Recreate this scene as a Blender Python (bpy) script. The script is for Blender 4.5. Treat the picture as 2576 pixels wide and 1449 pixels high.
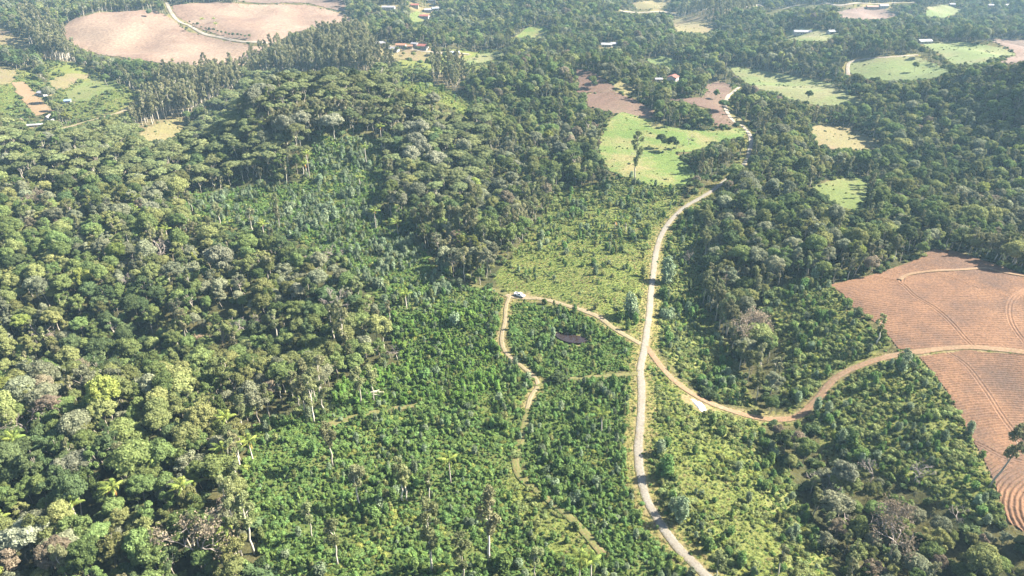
import bpy, math, random
import numpy as np
from mathutils import Vector, Matrix
from mathutils.geometry import delaunay_2d_cdt

for o in list(bpy.data.objects):
    bpy.data.objects.remove(o)
SC = bpy.context.scene
COL = SC.collection

# ------------------------------------------------------------------ camera, sky, sun, exposure
CAM_H = 165.0
PITCH = math.radians(28.0)
cam = bpy.data.cameras.new('camera')
cam.sensor_width = 36.0
cam.lens = 36.0 * 1839.0 / 2576.0
cam.clip_start = 1.0
cam.clip_end = 20000.0
camo = bpy.data.objects.new('camera', cam)
camo.location = (0, 0, CAM_H)
camo.rotation_euler = (math.pi / 2 - PITCH, 0, 0)
COL.objects.link(camo)
SC.camera = camo

SUN_EL = math.radians(39.0)
SUN_AZ = math.radians(12.0)          # from +X towards +Y
world = bpy.data.worlds.new('World')
SC.world = world
world.use_nodes = True
wn = world.node_tree
bg = wn.nodes['Background']
sky = wn.nodes.new('ShaderNodeTexSky')
sky.sky_type = 'NISHITA'
sky.sun_disc = False
sky.sun_elevation = SUN_EL
sky.sun_rotation = math.pi / 2 - SUN_AZ
sky.air_density = 1.0
sky.dust_density = 1.5
wn.links.new(sky.outputs[0], bg.inputs[0])
bg.inputs[1].default_value = 0.060
sun = bpy.data.lights.new('sun', 'SUN')
sun.energy = 5.0
sun.angle = math.radians(0.5)
sun.color = (1.0, 0.92, 0.79)
suno = bpy.data.objects.new('sun', sun)
dirn = Vector((math.cos(SUN_EL) * math.cos(SUN_AZ), math.cos(SUN_EL) * math.sin(SUN_AZ), math.sin(SUN_EL)))
suno.rotation_euler = dirn.to_track_quat('Z', 'Y').to_euler()
suno.location = (300, 200, 400)
COL.objects.link(suno)

vs = SC.view_settings
vs.view_transform = 'Standard'
vs.look = 'None'
vs.gamma = 1.0
vs.use_curve_mapping = False
vs.exposure = 2.32
cy = SC.cycles
cy.max_bounces = 5
cy.diffuse_bounces = 3
cy.glossy_bounces = 2
cy.transmission_bounces = 3
cy.volume_bounces = 1
cy.transparent_max_bounces = 4
cy.use_adaptive_sampling = True
cy.adaptive_threshold = 0.015
cy.use_denoising = True
try:
    cy.denoiser = 'OPENIMAGEDENOISE'
    cy.denoising_input_passes = 'RGB_ALBEDO_NORMAL'
except Exception:
    pass
cy.caustics_reflective = False
cy.caustics_refractive = False

# ------------------------------------------------------------------ terrain and picture geometry
rs = np.random.RandomState(7)
rnd = random.Random(11)
F_ = 1839.0
SP, CP = math.sin(PITCH), math.cos(PITCH)


def gs(X, Y, cx, cy_, sx, sy, h, rot=0.0):
    a = math.radians(rot)
    dx, dy = X - cx, Y - cy_
    u = dx * math.cos(a) + dy * math.sin(a)
    v = -dx * math.sin(a) + dy * math.cos(a)
    return h * np.exp(-0.5 * ((u / sx) ** 2 + (v / sy) ** 2))


_w = [(rs.uniform(0, 2 * math.pi), rs.uniform(0, 2 * math.pi), L) for L in (70, 95, 130, 180, 240, 330, 420)]
POND = None


def terrain(X, Y):
    X = np.asarray(X, float)
    Y = np.asarray(Y, float)
    ku = (X + 118) * 0.866 + (Y - 562) * 0.5
    kv = -(X + 118) * 0.5 + (Y - 562) * 0.866
    z = 38 * np.exp(-((ku / 92) ** 6) - 0.5 * (kv / 50) ** 2) + gs(X, Y, -262, 592, 46, 60, -24)
    z = z + 26 / (1 + np.exp(-np.clip((X - 392) / 15, -30, 30))) * np.exp(-((Y - 545) / 120) ** 4)
    z = z + gs(X, Y, -300, 508, 150, 42, 13)
    z = z + gs(X, Y, -340, 690, 260, 75, -14)
    z = z + gs(X, Y, -500, 1260, 420, 230, 34)
    z = z + gs(X, Y, 55, 715, 95, 70, 30)
    z = z + gs(X, Y, 600, 530, 165, 150, 62)
    z = z + gs(X, Y, 310, 470, 55, 150, -16, 18)
    z = z + gs(X, Y, -190, 258, 105, 19, -17)
    z = z + gs(X, Y, -150, 205, 100, 28, 5)
    z = z + gs(X, Y, 96, 282, 22, 62, -13)
    z = z + gs(X, Y, 112, 166, 20, 36, -9)
    z = z + gs(X, Y, 215, 285, 55, 50, 7)
    z = z + gs(X, Y, 250, 800, 150, 50, -12)
    z = z + gs(X, Y, 480, 900, 180, 80, 14)
    amp = 0.5 + 2.2 * np.clip((Y - 350) / 500.0, 0, 1) + 1.2 * np.clip((Y - 900) / 700.0, 0, 2)
    n = 0
    for i, (a, b, L) in enumerate(_w):
        k = 2 * math.pi / L
        th = 0.7 + i * 1.9
        c, s = math.cos(th), math.sin(th)
        n = n + (L / 240.0) ** 0.8 * np.sin(k * (X * c + Y * s) + a + 1.3 * np.sin(k * 0.6 * (X * s - Y * c) + b))
    z = z + amp * n
    if POND is not None:
        px, py, pz, rx, ry, rot = POND
        a = math.radians(rot)
        u = ((X - px) * math.cos(a) + (Y - py) * math.sin(a)) / rx
        v = (-(X - px) * math.sin(a) + (Y - py) * math.cos(a)) / ry
        r = np.sqrt(u * u + v * v)
        m = np.clip((2.3 - r) / 0.9, 0, 1)
        m = m * m * (3 - 2 * m)
        bowl = pz - 0.9 * np.clip((1.25 - r) / 0.4, 0, 1)
        z = z * (1 - m) + bowl * m
    return z


def project(X, Y, Z):
    dz = np.asarray(Z) - CAM_H
    dep = Y * CP - dz * SP
    up = Y * SP + dz * CP
    return 1288 + F_ * X / dep, 724.5 - F_ * up / dep, dep


def at_many(uv):
    uv = np.asarray(uv, float)
    x = (uv[:, 0] - 1288) / F_
    y = -(uv[:, 1] - 724.5) / F_
    D = np.stack([x, CP + y * SP, -SP + y * CP], 1)
    T = np.geomspace(90, 4200, 700)
    P = D[:, None, :] * T[None, :, None]
    below = (CAM_H + P[..., 2]) < terrain(P[..., 0], P[..., 1])
    k = np.argmax(below, 1)
    k = np.where(below.any(1), k, len(T) - 1)
    lo = T[np.maximum(k - 1, 0)]
    hi = T[k]
    for _ in range(14):
        m = 0.5 * (lo + hi)
        b = (CAM_H + D[:, 2] * m) < terrain(D[:, 0] * m, D[:, 1] * m)
        hi = np.where(b, m, hi)
        lo = np.where(b, lo, m)
    return np.stack([D[:, 0] * hi, D[:, 1] * hi], 1)


def at(u, v):
    p = at_many([(u, v)])[0]
    return float(p[0]), float(p[1])


def zt(x, y):
    return float(terrain(x, y))


def densify(pts, n):
    out = []
    for i in range(len(pts)):
        a, b = pts[i], pts[(i + 1) % len(pts)]
        for k in range(n):
            t = k / n
            out.append((a[0] + (b[0] - a[0]) * t, a[1] + (b[1] - a[1]) * t))
    return out


def wpoly(pts, n=2):
    return at_many(densify(pts, n))


def smooth_line(P, step):
    """Catmull-Rom through world points, resampled at about STEP metres."""
    P = np.asarray(P, float)
    Q = np.vstack([2 * P[0] - P[1], P, 2 * P[-1] - P[-2]])
    out = []
    for i in range(1, len(Q) - 2):
        n = max(2, int(np.linalg.norm(Q[i + 1] - Q[i]) / step))
        t = np.linspace(0, 1, n, endpoint=False)[:, None]
        p0, p1, p2, p3 = Q[i - 1], Q[i], Q[i + 1], Q[i + 2]
        out.append(0.5 * (2 * p1 + (p2 - p0) * t + (2 * p0 - 5 * p1 + 4 * p2 - p3) * t * t + (3 * p1 - p0 - 3 * p2 + p3) * t ** 3))
    out.append(P[-1:])
    return np.vstack(out)


pond_uv = [(1390, 836), (1404, 835), (1425, 840), (1450, 846), (1474, 851), (1475, 860), (1462, 867), (1435, 866), (1412, 859), (1398, 849)]
_pw = at_many(pond_uv)
_pc = _pw.mean(0)
POND = (_pc[0], _pc[1], zt(*_pc) - 0.5, 7.5, 4.0, -14.0)
_pw = at_many(pond_uv)

# ------------------------------------------------------------------ zones: what grows where
FOREST, FLAT, EUC, DENSE, BLUE, SPARSE, SCRUB, CLEAR, VERGE = range(9)
ZX0, ZX1, ZY0, ZY1, ZR = -1650.0, 1650.0, 60.0, 2050.0, 1.5
NX, NY = int((ZX1 - ZX0) / ZR), int((ZY1 - ZY0) / ZR)
ZONE = np.zeros((NY, NX), np.uint8)


def inside(poly, X, Y):
    r = np.zeros(X.shape, bool)
    x1, y1 = poly[:, 0], poly[:, 1]
    x2, y2 = np.roll(x1, -1), np.roll(y1, -1)
    for a, b, c, d in zip(x1, y1, x2, y2):
        if b == d:
            continue
        r ^= ((b > Y) != (d > Y)) & (X < (c - a) * (Y - b) / (d - b) + a)
    return r


def paint(poly, code):
    i0 = max(0, int((poly[:, 0].min() - ZX0) / ZR)); i1 = min(NX, int((poly[:, 0].max() - ZX0) / ZR) + 2)
    j0 = max(0, int((poly[:, 1].min() - ZY0) / ZR)); j1 = min(NY, int((poly[:, 1].max() - ZY0) / ZR) + 2)
    if i1 <= i0 or j1 <= j0:
        return
    xs = ZX0 + (np.arange(i0, i1) + 0.5) * ZR
    ys = ZY0 + (np.arange(j0, j1) + 0.5) * ZR
    X, Y = np.meshgrid(xs, ys)
    m = inside(poly, X, Y)
    ZONE[j0:j1, i0:i1][m] = code


def paint_line(pts, half, code, only=None):
    for x, y in pts:
        i0 = int((x - half - ZX0) / ZR); i1 = int((x + half - ZX0) / ZR) + 2
        j0 = int((y - half - ZY0) / ZR); j1 = int((y + half - ZY0) / ZR) + 2
        if i0 < 0 or j0 < 0 or i1 > NX or j1 > NY:
            continue
        X, Y = np.meshgrid(ZX0 + (np.arange(i0, i1) + 0.5) * ZR, ZY0 + (np.arange(j0, j1) + 0.5) * ZR)
        m = (X - x) ** 2 + (Y - y) ** 2 < half * half
        sub = ZONE[j0:j1, i0:i1]
        if only is not None:
            m &= np.isin(sub, only)
        sub[m] = code


def zone_at(X, Y):
    i = np.clip(((np.asarray(X) - ZX0) / ZR).astype(int), 0, NX - 1)
    j = np.clip(((np.asarray(Y) - ZY0) / ZR).astype(int), 0, NY - 1)
    return ZONE[j, i]


# ground that the photograph shows open: no tall tree stands in front of it
PM = np.zeros((725, 1288), bool)
_PU, _PV = np.meshgrid(np.arange(1288) * 2.0 + 1, np.arange(725) * 2.0 + 1)


def open_ground(pts):
    P = np.asarray(pts, float)
    i0, i1 = max(0, int(P[:, 0].min() / 2)), min(1288, int(P[:, 0].max() / 2) + 2)
    j0, j1 = max(0, int(P[:, 1].min() / 2)), min(725, int(P[:, 1].max() / 2) + 2)
    if i1 > i0 and j1 > j0:
        PM[j0:j1, i0:i1] |= inside(P, _PU[j0:j1, i0:i1], _PV[j0:j1, i0:i1])


def open_disc(u, v, r):
    i0, i1 = max(0, int((u - r) / 2)), min(1288, int((u + r) / 2) + 2)
    j0, j1 = max(0, int((v - r) / 2)), min(725, int((v + r) / 2) + 2)
    if i1 > i0 and j1 > j0:
        PM[j0:j1, i0:i1] |= (_PU[j0:j1, i0:i1] - u) ** 2 + (_PV[j0:j1, i0:i1] - v) ** 2 < r * r


def clear_fraction(X, Y, H, R):
    """how much of each tree's height H (half-width R) can stand without hiding open ground."""
    frac = np.ones(len(X))
    z0 = terrain(X, Y)
    dead = np.zeros(len(X), bool)
    for t in np.linspace(0.12, 1.0, 12):
        hit = np.zeros(len(X), bool)
        for dx in (-0.7, 0.0, 0.7):
            u, v, d = project(X + dx * R * min(1, t * 1.5), Y, z0 + H * t)
            i, j = (u / 2).astype(int), (v / 2).astype(int)
            ok = (i >= 0) & (i < 1288) & (j >= 0) & (j < 725)
            hit |= ok & PM[np.clip(j, 0, 724), np.clip(i, 0, 1287)]
        new = hit & ~dead
        frac[new] = max(0.0, t - 0.10)
        dead |= hit
    return frac


_KEEP = [np.array([(1284, 730), (1330, 730), (1332, 757), (1284, 757)], float), np.array(pond_uv, float)]


def hides(X, Y, H):
    """small plants that would stand in front of the pickup or the pond."""
    r = np.zeros(len(X), bool)
    for t in (0.0, 0.35, 0.7, 1.0):
        u, v, d = project(X, Y, terrain(X, Y) + H * t)
        for P in _KEEP:
            r |= inside(P, u, v)
    return r


def zpaint(pts, code):
    paint(wpoly(pts), code)
    if code in (DENSE, BLUE, SPARSE, SCRUB):
        open_ground(pts)


# flat-topped woods on the ridge, tall eucalyptus stands
zpaint([(-120, 330), (300, 335), (470, 345), (620, 200), (900, 200), (1120, 235), (1230, 330), (1240, 520), (1040, 520), (960, 420), (780, 420), (600, 470), (420, 500), (-120, 480)], FLAT)
zpaint([(590, 210), (640, 150), (690, 120), (860, 95), (960, 130), (1000, 190), (900, 205), (700, 200)], EUC)
zpaint([(70, 60), (160, 100), (190, 150), (150, 180), (90, 130), (60, 100)], EUC)
zpaint([(430, 200), (590, 190), (620, 230), (480, 300), (430, 330), (330, 330), (380, 260)], EUC)
zpaint([(1085, 160), (1150, 150), (1180, 220), (1150, 235), (1090, 220)], EUC)
zpaint([(1690, 40), (1800, 25), (1900, 18), (1890, 40), (1760, 60)], EUC)
# the young plantation in the middle
zpaint([(785, 345), (950, 350), (965, 440), (950, 530), (1040, 600), (1095, 655), (1160, 720), (1270, 735), (1275, 800), (1262, 870), (1310, 925), (1345, 975),
             (1325, 1050), (1310, 1100), (1300, 1160), (1330, 1225), (1430, 1300), (1500, 1449), (1500, 1600), (700, 1600), (660, 1400), (610, 1200), (640, 1070), (830, 1030), (850, 970), (1000, 910),
             (965, 780), (900, 700), (830, 640), (700, 585), (520, 560), (450, 495), (600, 475), (770, 460)], DENSE)
zpaint([(785, 345), (950, 350), (965, 440), (950, 530), (1040, 600), (1095, 655), (1160, 720), (1180, 780), (1000, 800), (900, 700), (830, 640), (700, 585), (540, 560), (460, 500), (600, 475), (770, 460)], BLUE)
zpaint([(1290, 765), (1420, 775), (1500, 802), (1590, 870), (1600, 930), (1480, 945), (1375, 955), (1310, 915), (1275, 870), (1280, 800)], DENSE)
zpaint([(1380, 965), (1480, 955), (1595, 950), (1600, 1050), (1592, 1130), (1602, 1210), (1625, 1290), (1690, 1390), (1740, 1449), (1750, 1600), (1500, 1600), (1500, 1380), (1430, 1290), (1340, 1220), (1310, 1150), (1325, 1080), (1345, 1000)], DENSE)
zpaint([(640, 1075), (850, 1030), (1050, 1010), (1090, 1030), (900, 1080), (760, 1130), (650, 1150)], DENSE)
zpaint([(1290, 1160), (1310, 1215), (1420, 1300), (1500, 1390), (1400, 1400), (1300, 1300), (1270, 1200)], SPARSE)
# grassy clearing behind the pickup
zpaint([(1240, 700), (1290, 640), (1350, 560), (1410, 480), (1600, 448), (1730, 470), (1690, 530), (1655, 600), (1640, 700), (1625, 850), (1560, 825), (1500, 785), (1400, 760), (1270, 735)], SPARSE)
zpaint([(1420, 490), (1560, 455), (1700, 470), (1690, 500), (1560, 520), (1440, 540)], SCRUB)
# strip between the road and the ravine, slope below the dirt track, right-hand plantation
zpaint([(1640, 850), (1655, 700), (1672, 600), (1710, 545), (1760, 520), (1770, 600), (1765, 720), (1810, 830), (1870, 960), (1900, 1030), (1800, 1010), (1700, 935)], SCRUB)
zpaint([(1625, 900), (1680, 950), (1740, 1010), (1850, 1050), (1900, 1060), (1960, 1130), (2010, 1250), (2060, 1350), (2090, 1449), (2100, 1600), (1850, 1600), (1740, 1400), (1660, 1290), (1630, 1200), (1625, 1080)], SPARSE)
zpaint([(1625, 1150), (1660, 1130), (1720, 1240), (1800, 1330), (1900, 1449), (1900, 1600), (1850, 1600), (1740, 1400), (1660, 1290), (1630, 1200)], SCRUB)
zpaint([(1760, 1040), (1900, 1062), (1960, 1130), (2010, 1250), (2060, 1350), (2100, 1449), (2100, 1600), (2020, 1600), (1990, 1449), (1950, 1300), (1870, 1160)], SCRUB)
zpaint([(2110, 930), (2250, 895), (2305, 900), (2370, 980), (2425, 1060), (2480, 1170), (2530, 1310), (2440, 1330), (2330, 1230), (2200, 1190), (2080, 1150), (2050, 1080), (2060, 1030)], SCRUB)
zpaint([(1930, 740), (2010, 700), (2090, 712), (2150, 790), (2240, 868), (2190, 895), (2100, 935), (2040, 985), (1990, 1035), (1960, 1000), (1980, 900), (1950, 820)], SCRUB)
zpaint([(0, 170), (80, 180), (110, 215), (40, 300), (-60, 300), (-60, 190)], SPARSE)
zpaint([(110, 150), (190, 160), (290, 205), (340, 235), (330, 270), (190, 300), (130, 240)], SPARSE)
zpaint([(1000, 150), (1100, 130), (1250, 125), (1270, 150), (1180, 185), (1090, 180), (1020, 185)], SPARSE)
zpaint([(1000, 205), (1110, 215), (1190, 255), (1180, 300), (1130, 265), (1020, 225)], SPARSE)

# fields and pastures: (name, polygon, colour key, label, category)
FIELDS = [
    ('ploughed_field', [(2085, 718), (2200, 690), (2290, 660), (2345, 628), (2400, 632), (2470, 655), (2576, 690), (2750, 735), (3150, 850), (3150, 905), (2750, 890), (2576, 882), (2430, 871), (2320, 880), (2260, 880), (2215, 820), (2150, 780), (2120, 740)], 'red', 'reddish brown ploughed field beside the dark wood, crossed by curved tyre tracks', 'field'),
    ('ploughed_field', [(2310, 897), (2430, 881), (2576, 894), (2760, 905), (3150, 920), (3180, 1200), (3100, 1500), (2780, 1500), (2640, 1400), (2576, 1340), (2535, 1315), (2500, 1215), (2470, 1150), (2430, 1080), (2385, 990), (2340, 930)], 'red', 'reddish brown field with curving ridged rows at the lower right edge', 'field'),
    ('ploughed_field', [(152, 78), (180, 50), (250, 32), (390, 26), (432, 48), (470, 80), (560, 102), (640, 118), (690, 114), (650, 138), (602, 172), (540, 168), (420, 160), (260, 140), (170, 110)], 'tan', 'pale pinkish harvested field below the curved dirt lane', 'field'),
    ('ploughed_field', [(432, 14), (520, 6), (650, 12), (770, 12), (870, 36), (886, 52), (830, 64), (740, 82), (692, 109), (650, 108), (560, 94), (490, 68), (445, 42)], 'tan', 'pale tan contour ploughed field above the curved dirt lane', 'field'),
    ('ploughed_field', [(600, 4), (680, -12), (830, -14), (868, 8), (868, 30), (770, 8), (650, 8)], 'tan2', 'dull pink strip of bare field at the top edge', 'field'),
    ('ploughed_field', [(1448, 174), (1490, 182), (1520, 200), (1545, 218), (1548, 236), (1500, 232), (1452, 236), (1455, 210)], 'mauve', 'small dark mauve ploughed patch with ridged rows on the hilltop', 'field'),
    ('ploughed_field', [(1475, 240), (1510, 228), (1545, 232), (1600, 252), (1645, 282), (1640, 302), (1590, 290), (1540, 285), (1480, 268)], 'mauve', 'leaf shaped mauve ploughed patch above the green pasture', 'field'),
    ('ploughed_field', [(1680, 250), (1770, 245), (1775, 215), (1810, 204), (1842, 215), (1835, 235), (1818, 258), (1820, 280), (1848, 312), (1800, 322), (1785, 275), (1740, 262)], 'mauve', 'irregular mauve ploughed patch beside the pale farm road', 'field'),
    ('pasture', [(1510, 345), (1535, 300), (1565, 283), (1640, 302), (1690, 322), (1800, 330), (1890, 322), (1870, 345), (1790, 360), (1770, 380), (1700, 385), (1735, 420), (1750, 440), (1720, 470), (1640, 470), (1530, 430), (1505, 380)], 'green', 'bright green pasture around the lone tall eucalyptus', 'pasture'),
    ('pasture', [(1832, 166), (1900, 175), (2000, 192), (2080, 205), (2160, 250), (2180, 262), (2060, 268), (1980, 248), (1900, 222), (1850, 190)], 'green2', 'long pale green pasture strip between two woods', 'pasture'),
    ('pasture', [(2040, 470), (2110, 450), (2165, 447), (2187, 468), (2180, 500), (2165, 532), (2110, 520)], 'lime', 'small bright lime green clearing enclosed by dark forest', 'pasture'),
    ('pasture', [(2134, 155), (2220, 145), (2300, 141), (2350, 160), (2390, 182), (2350, 198), (2270, 206), (2180, 200), (2140, 185)], 'green2', 'rounded pale green crop field bordered by a white lane', 'pasture'),
    ('pasture', [(2320, 112), (2400, 104), (2470, 112), (2520, 122), (2556, 136), (2480, 162), (2400, 165), (2370, 140)], 'green2', 'pale green crop field beside the white roofed farmhouse', 'pasture'),
    ('ploughed_field', [(2480, 100), (2530, 98), (2640, 108), (2640, 150), (2556, 160), (2500, 165), (2556, 136), (2530, 118)], 'tan2', 'dull pink bare field at the far right edge', 'field'),
    ('pasture', [(1690, 48), (1740, 40), (1775, 46), (1803, 72), (1770, 86), (1700, 80)], 'dry', 'dry yellowish pasture below the far pale road', 'pasture'),
    ('pasture', [(1972, 82), (2010, 72), (2060, 74), (2112, 86), (2080, 104), (1985, 104)], 'green2', 'small pale green yard around the long grey shed', 'pasture'),
    ('ploughed_field', [(2105, 30), (2170, 18), (2220, 22), (2262, 42), (2200, 52), (2120, 46)], 'tan2', 'small dull pink field below the farthest houses', 'field'),
    ('pasture', [(2036, 320), (2080, 313), (2140, 324), (2205, 352), (2218, 374), (2150, 378), (2060, 375)], 'dry', 'dry brownish clearing between dark woods', 'pasture'),
    ('pasture', [(1296, 95), (1325, 70), (1365, 66), (1385, 76), (1365, 96)], 'green', 'small green meadow far among the woods', 'pasture'),
    ('pasture', [(165, 232), (205, 208), (245, 198), (290, 207), (305, 216), (255, 240), (220, 256), (175, 256)], 'lime', 'bright green mown lawn in the valley', 'lawn'),
    ('dirt_yard', [(30, 208), (62, 206), (85, 232), (115, 262), (140, 282), (90, 292), (58, 256)], 'clay', 'orange bare earth yard in the valley', 'yard'),
    ('pasture', [(345, 342), (380, 318), (450, 296), (470, 312), (440, 350), (370, 360)], 'dry', 'dry yellowish clearing behind the forest ridge', 'pasture'),
    ('pasture', [(938, 122), (1000, 118), (1075, 130), (1110, 150), (1060, 155), (1010, 150), (950, 142)], 'dry', 'dry grass yard below the village houses', 'pasture'),
    ('pasture', [(1165, 155), (1210, 137), (1262, 128), (1268, 140), (1215, 160), (1180, 166)], 'green2', 'narrow pale green pasture right of the village', 'pasture'),
    ('pasture', [(1028, 36), (1050, 28), (1075, 44), (1060, 58), (1035, 55)], 'lime', 'small green lawn by the red roofed far house', 'lawn'),
    ('pasture', [(1540, 212), (1575, 205), (1602, 228), (1570, 238), (1548, 226)], 'dry', 'dry grass slope beside the mauve hilltop patch', 'pasture'),
    ('pasture', [(1625, 150), (1665, 142), (1712, 155), (1690, 164), (1640, 164)], 'green2', 'sliver of pale green pasture above the hilltop patches', 'pasture'),
    ('pasture', [(1822, 290), (1850, 292), (1885, 312), (1850, 316)], 'dry', 'dry grass bank beside the pale farm road', 'pasture'),
    ('pasture', [(1590, 8), (1640, 2), (1690, 6), (1660, 22), (1600, 24)], 'dry', 'dry pasture above the far pale road', 'pasture'),
    ('pasture', [(-60, 70), (5, 68), (40, 92), (78, 116), (62, 128), (20, 114), (-60, 120)], 'dry', 'tan cleared slope at the upper left edge', 'slope'),
    ('pasture', [(-60, 172), (30, 168), (50, 188), (24, 212), (-60, 216)], 'dry', 'dry grass slope at the left edge above the earth yard', 'slope'),
    ('pasture', [(120, 206), (170, 186), (236, 188), (204, 203), (164, 226), (140, 226)], 'dry', 'dry tan slope just above the bright valley lawn', 'slope'),
    ('pasture', [(2330, 20), (2380, 14), (2420, 26), (2380, 46), (2330, 42)], 'green2', 'pale green meadow among the farthest woods', 'pasture'),
]
for f in FIELDS:
    f_w = wpoly(f[1], 3)
    paint(f_w, CLEAR)
    open_ground(f[1])

# roads and tracks: name, points, width, colour key, label, category
ROADS = [
    ('road', [(1830, 1500), (1775, 1447), (1740, 1412), (1700, 1372), (1655, 1308), (1627, 1255), (1613, 1200), (1606, 1130), (1612, 1050), (1615, 980), (1611, 925), (1622, 875), (1632, 800), (1640, 720), (1650, 640), (1664, 592), (1690, 552), (1722, 522), (1760, 500), (1790, 481), (1825, 455), (1862, 425), (1880, 400), (1886, 375), (1892, 358)], 2.9, 'gravel', 'pale unpaved road winding up the middle of the valley', 'road'),
    ('dirt_track', [(1268, 742), (1310, 750), (1360, 752), (1420, 768), (1500, 795), (1550, 830), (1612, 866)], 2.5, 'sand', 'sandy track from the white pickup to the road', 'track'),
    ('dirt_track', [(1282, 746), (1273, 775), (1270, 810), (1262, 855), (1275, 890), (1310, 920), (1345, 950), (1352, 972), (1335, 1000), (1326, 1035)], 1.8, 'sand', 'sandy footworn track running down past the pond', 'track'),
    ('dirt_track', [(1350, 972), (1400, 958), (1480, 950), (1560, 944), (1606, 940)], 2.6, 'grassy', 'faint grassy track crossing from the sandy fork to the road', 'track'),
    ('dirt_track', [(1625, 872), (1655, 912), (1690, 952), (1740, 990), (1800, 1020), (1880, 1046), (1950, 1056), (2010, 1046), (2060, 1000), (2105, 950), (2200, 908), (2300, 887), (2430, 874), (2576, 886), (2680, 895), (2850, 903), (3150, 912)], 3.0, 'clay', 'orange dirt track looping round the wooded ravine to the field', 'track'),
    ('dirt_track', [(1890, 362), (1885, 338), (1868, 318), (1848, 308), (1832, 288), (1824, 268), (1828, 250), (1842, 235), (1860, 220)], 3.2, 'white', 'pale farm road climbing past the irregular mauve patch', 'road'),
    ('dirt_track', [(420, 8), (432, 34), (462, 60), (505, 82), (560, 96), (620, 106), (700, 113), (760, 116)], 4.2, 'white', 'pale dirt lane curving between two harvested fields', 'lane'),
    ('dirt_track', [(1560, 28), (1620, 32), (1690, 34), (1760, 26), (1830, 18), (1900, 14), (2000, 15), (2100, 13), (2200, 10), (2300, 7)], 5.0, 'white', 'far pale road along the distant slope', 'road'),
    ('dirt_track', [(2133, 190), (2133, 170), (2140, 157), (2180, 149), (2240, 144), (2310, 139)], 3.6, 'white', 'white lane curving round the rounded crop field', 'lane'),
    ('dirt_track', [(150, 325), (200, 312), (260, 296), (310, 280), (345, 258)], 5.0, 'sand', 'sandy lane across the left valley', 'lane'),
    ('dirt_track', [(934, 117), (970, 116), (1000, 119), (1060, 128), (1120, 135), (1180, 137)], 4.0, 'white', 'pale lane in front of the village houses', 'lane'),
    ('dirt_track', [(1040, 590), (1075, 640), (1110, 690), (1160, 715), (1230, 728), (1275, 742)], 3.0, 'grassy', 'faint grassy track climbing through the young trees', 'track'),
    ('dirt_track', [(1328, 1030), (1322, 1060), (1312, 1100), (1297, 1150), (1303, 1190), (1325, 1215), (1370, 1250), (1430, 1300), (1480, 1350), (1520, 1400)], 2.5, 'grassy', 'faint grassy track below the dense young plot', 'track'),
    ('dirt_track', [(830, 1070), (880, 1055), (940, 1040), (1000, 1028), (1060, 1018)], 3.0, 'grassy', 'faint reddish grassy track below the bare trunks', 'track'),
    ('dirt_track', [(2262, 705), (2285, 692), (2340, 684), (2420, 680), (2480, 676), (2520, 686), (2600, 700)], 2.2, 'clay', 'thin pale wheel track curving across the upper field', 'track'),
]
ROAD_PTS = []
for i, r in enumerate(ROADS):
    line = smooth_line(at_many(r[1]), 1.5)
    ROAD_PTS.append(line)
    d = float(line[:, 1].mean())
    for (x_, y_) in line[::3]:
        uu_, vv_, dd_ = project(x_, y_, terrain(x_, y_))
        if not (i == 0 and 372 < vv_ < 462):
            open_disc(float(uu_), float(vv_), max(2.5, F_ * r[2] * 0.5 / float(dd_)))
    ex = 1.0 if d < 450 else 3.0
    if r[3] != 'grassy':
        paint_line(line[::2], r[2] / 2 + ex + (2.6 if i == 0 else 0.8), VERGE, [FOREST, FLAT, EUC, DENSE, BLUE, SCRUB, SPARSE])
    paint_line(line, r[2] / 2 + (0.5 if r[3] != 'grassy' else -0.2), CLEAR if r[3] != 'grassy' else VERGE)
paint(np.array([(_pc[0] + (p[0] - _pc[0]) * 1.15, _pc[1] + (p[1] - _pc[1]) * 1.15) for p in _pw]), CLEAR)
heap_xy = at(1757, 1019)
paint_line([heap_xy, (heap_xy[0] + 2, heap_xy[1] - 1.5), (heap_xy[0] - 2.5, heap_xy[1] + 2)], 4.0, CLEAR)

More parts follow.
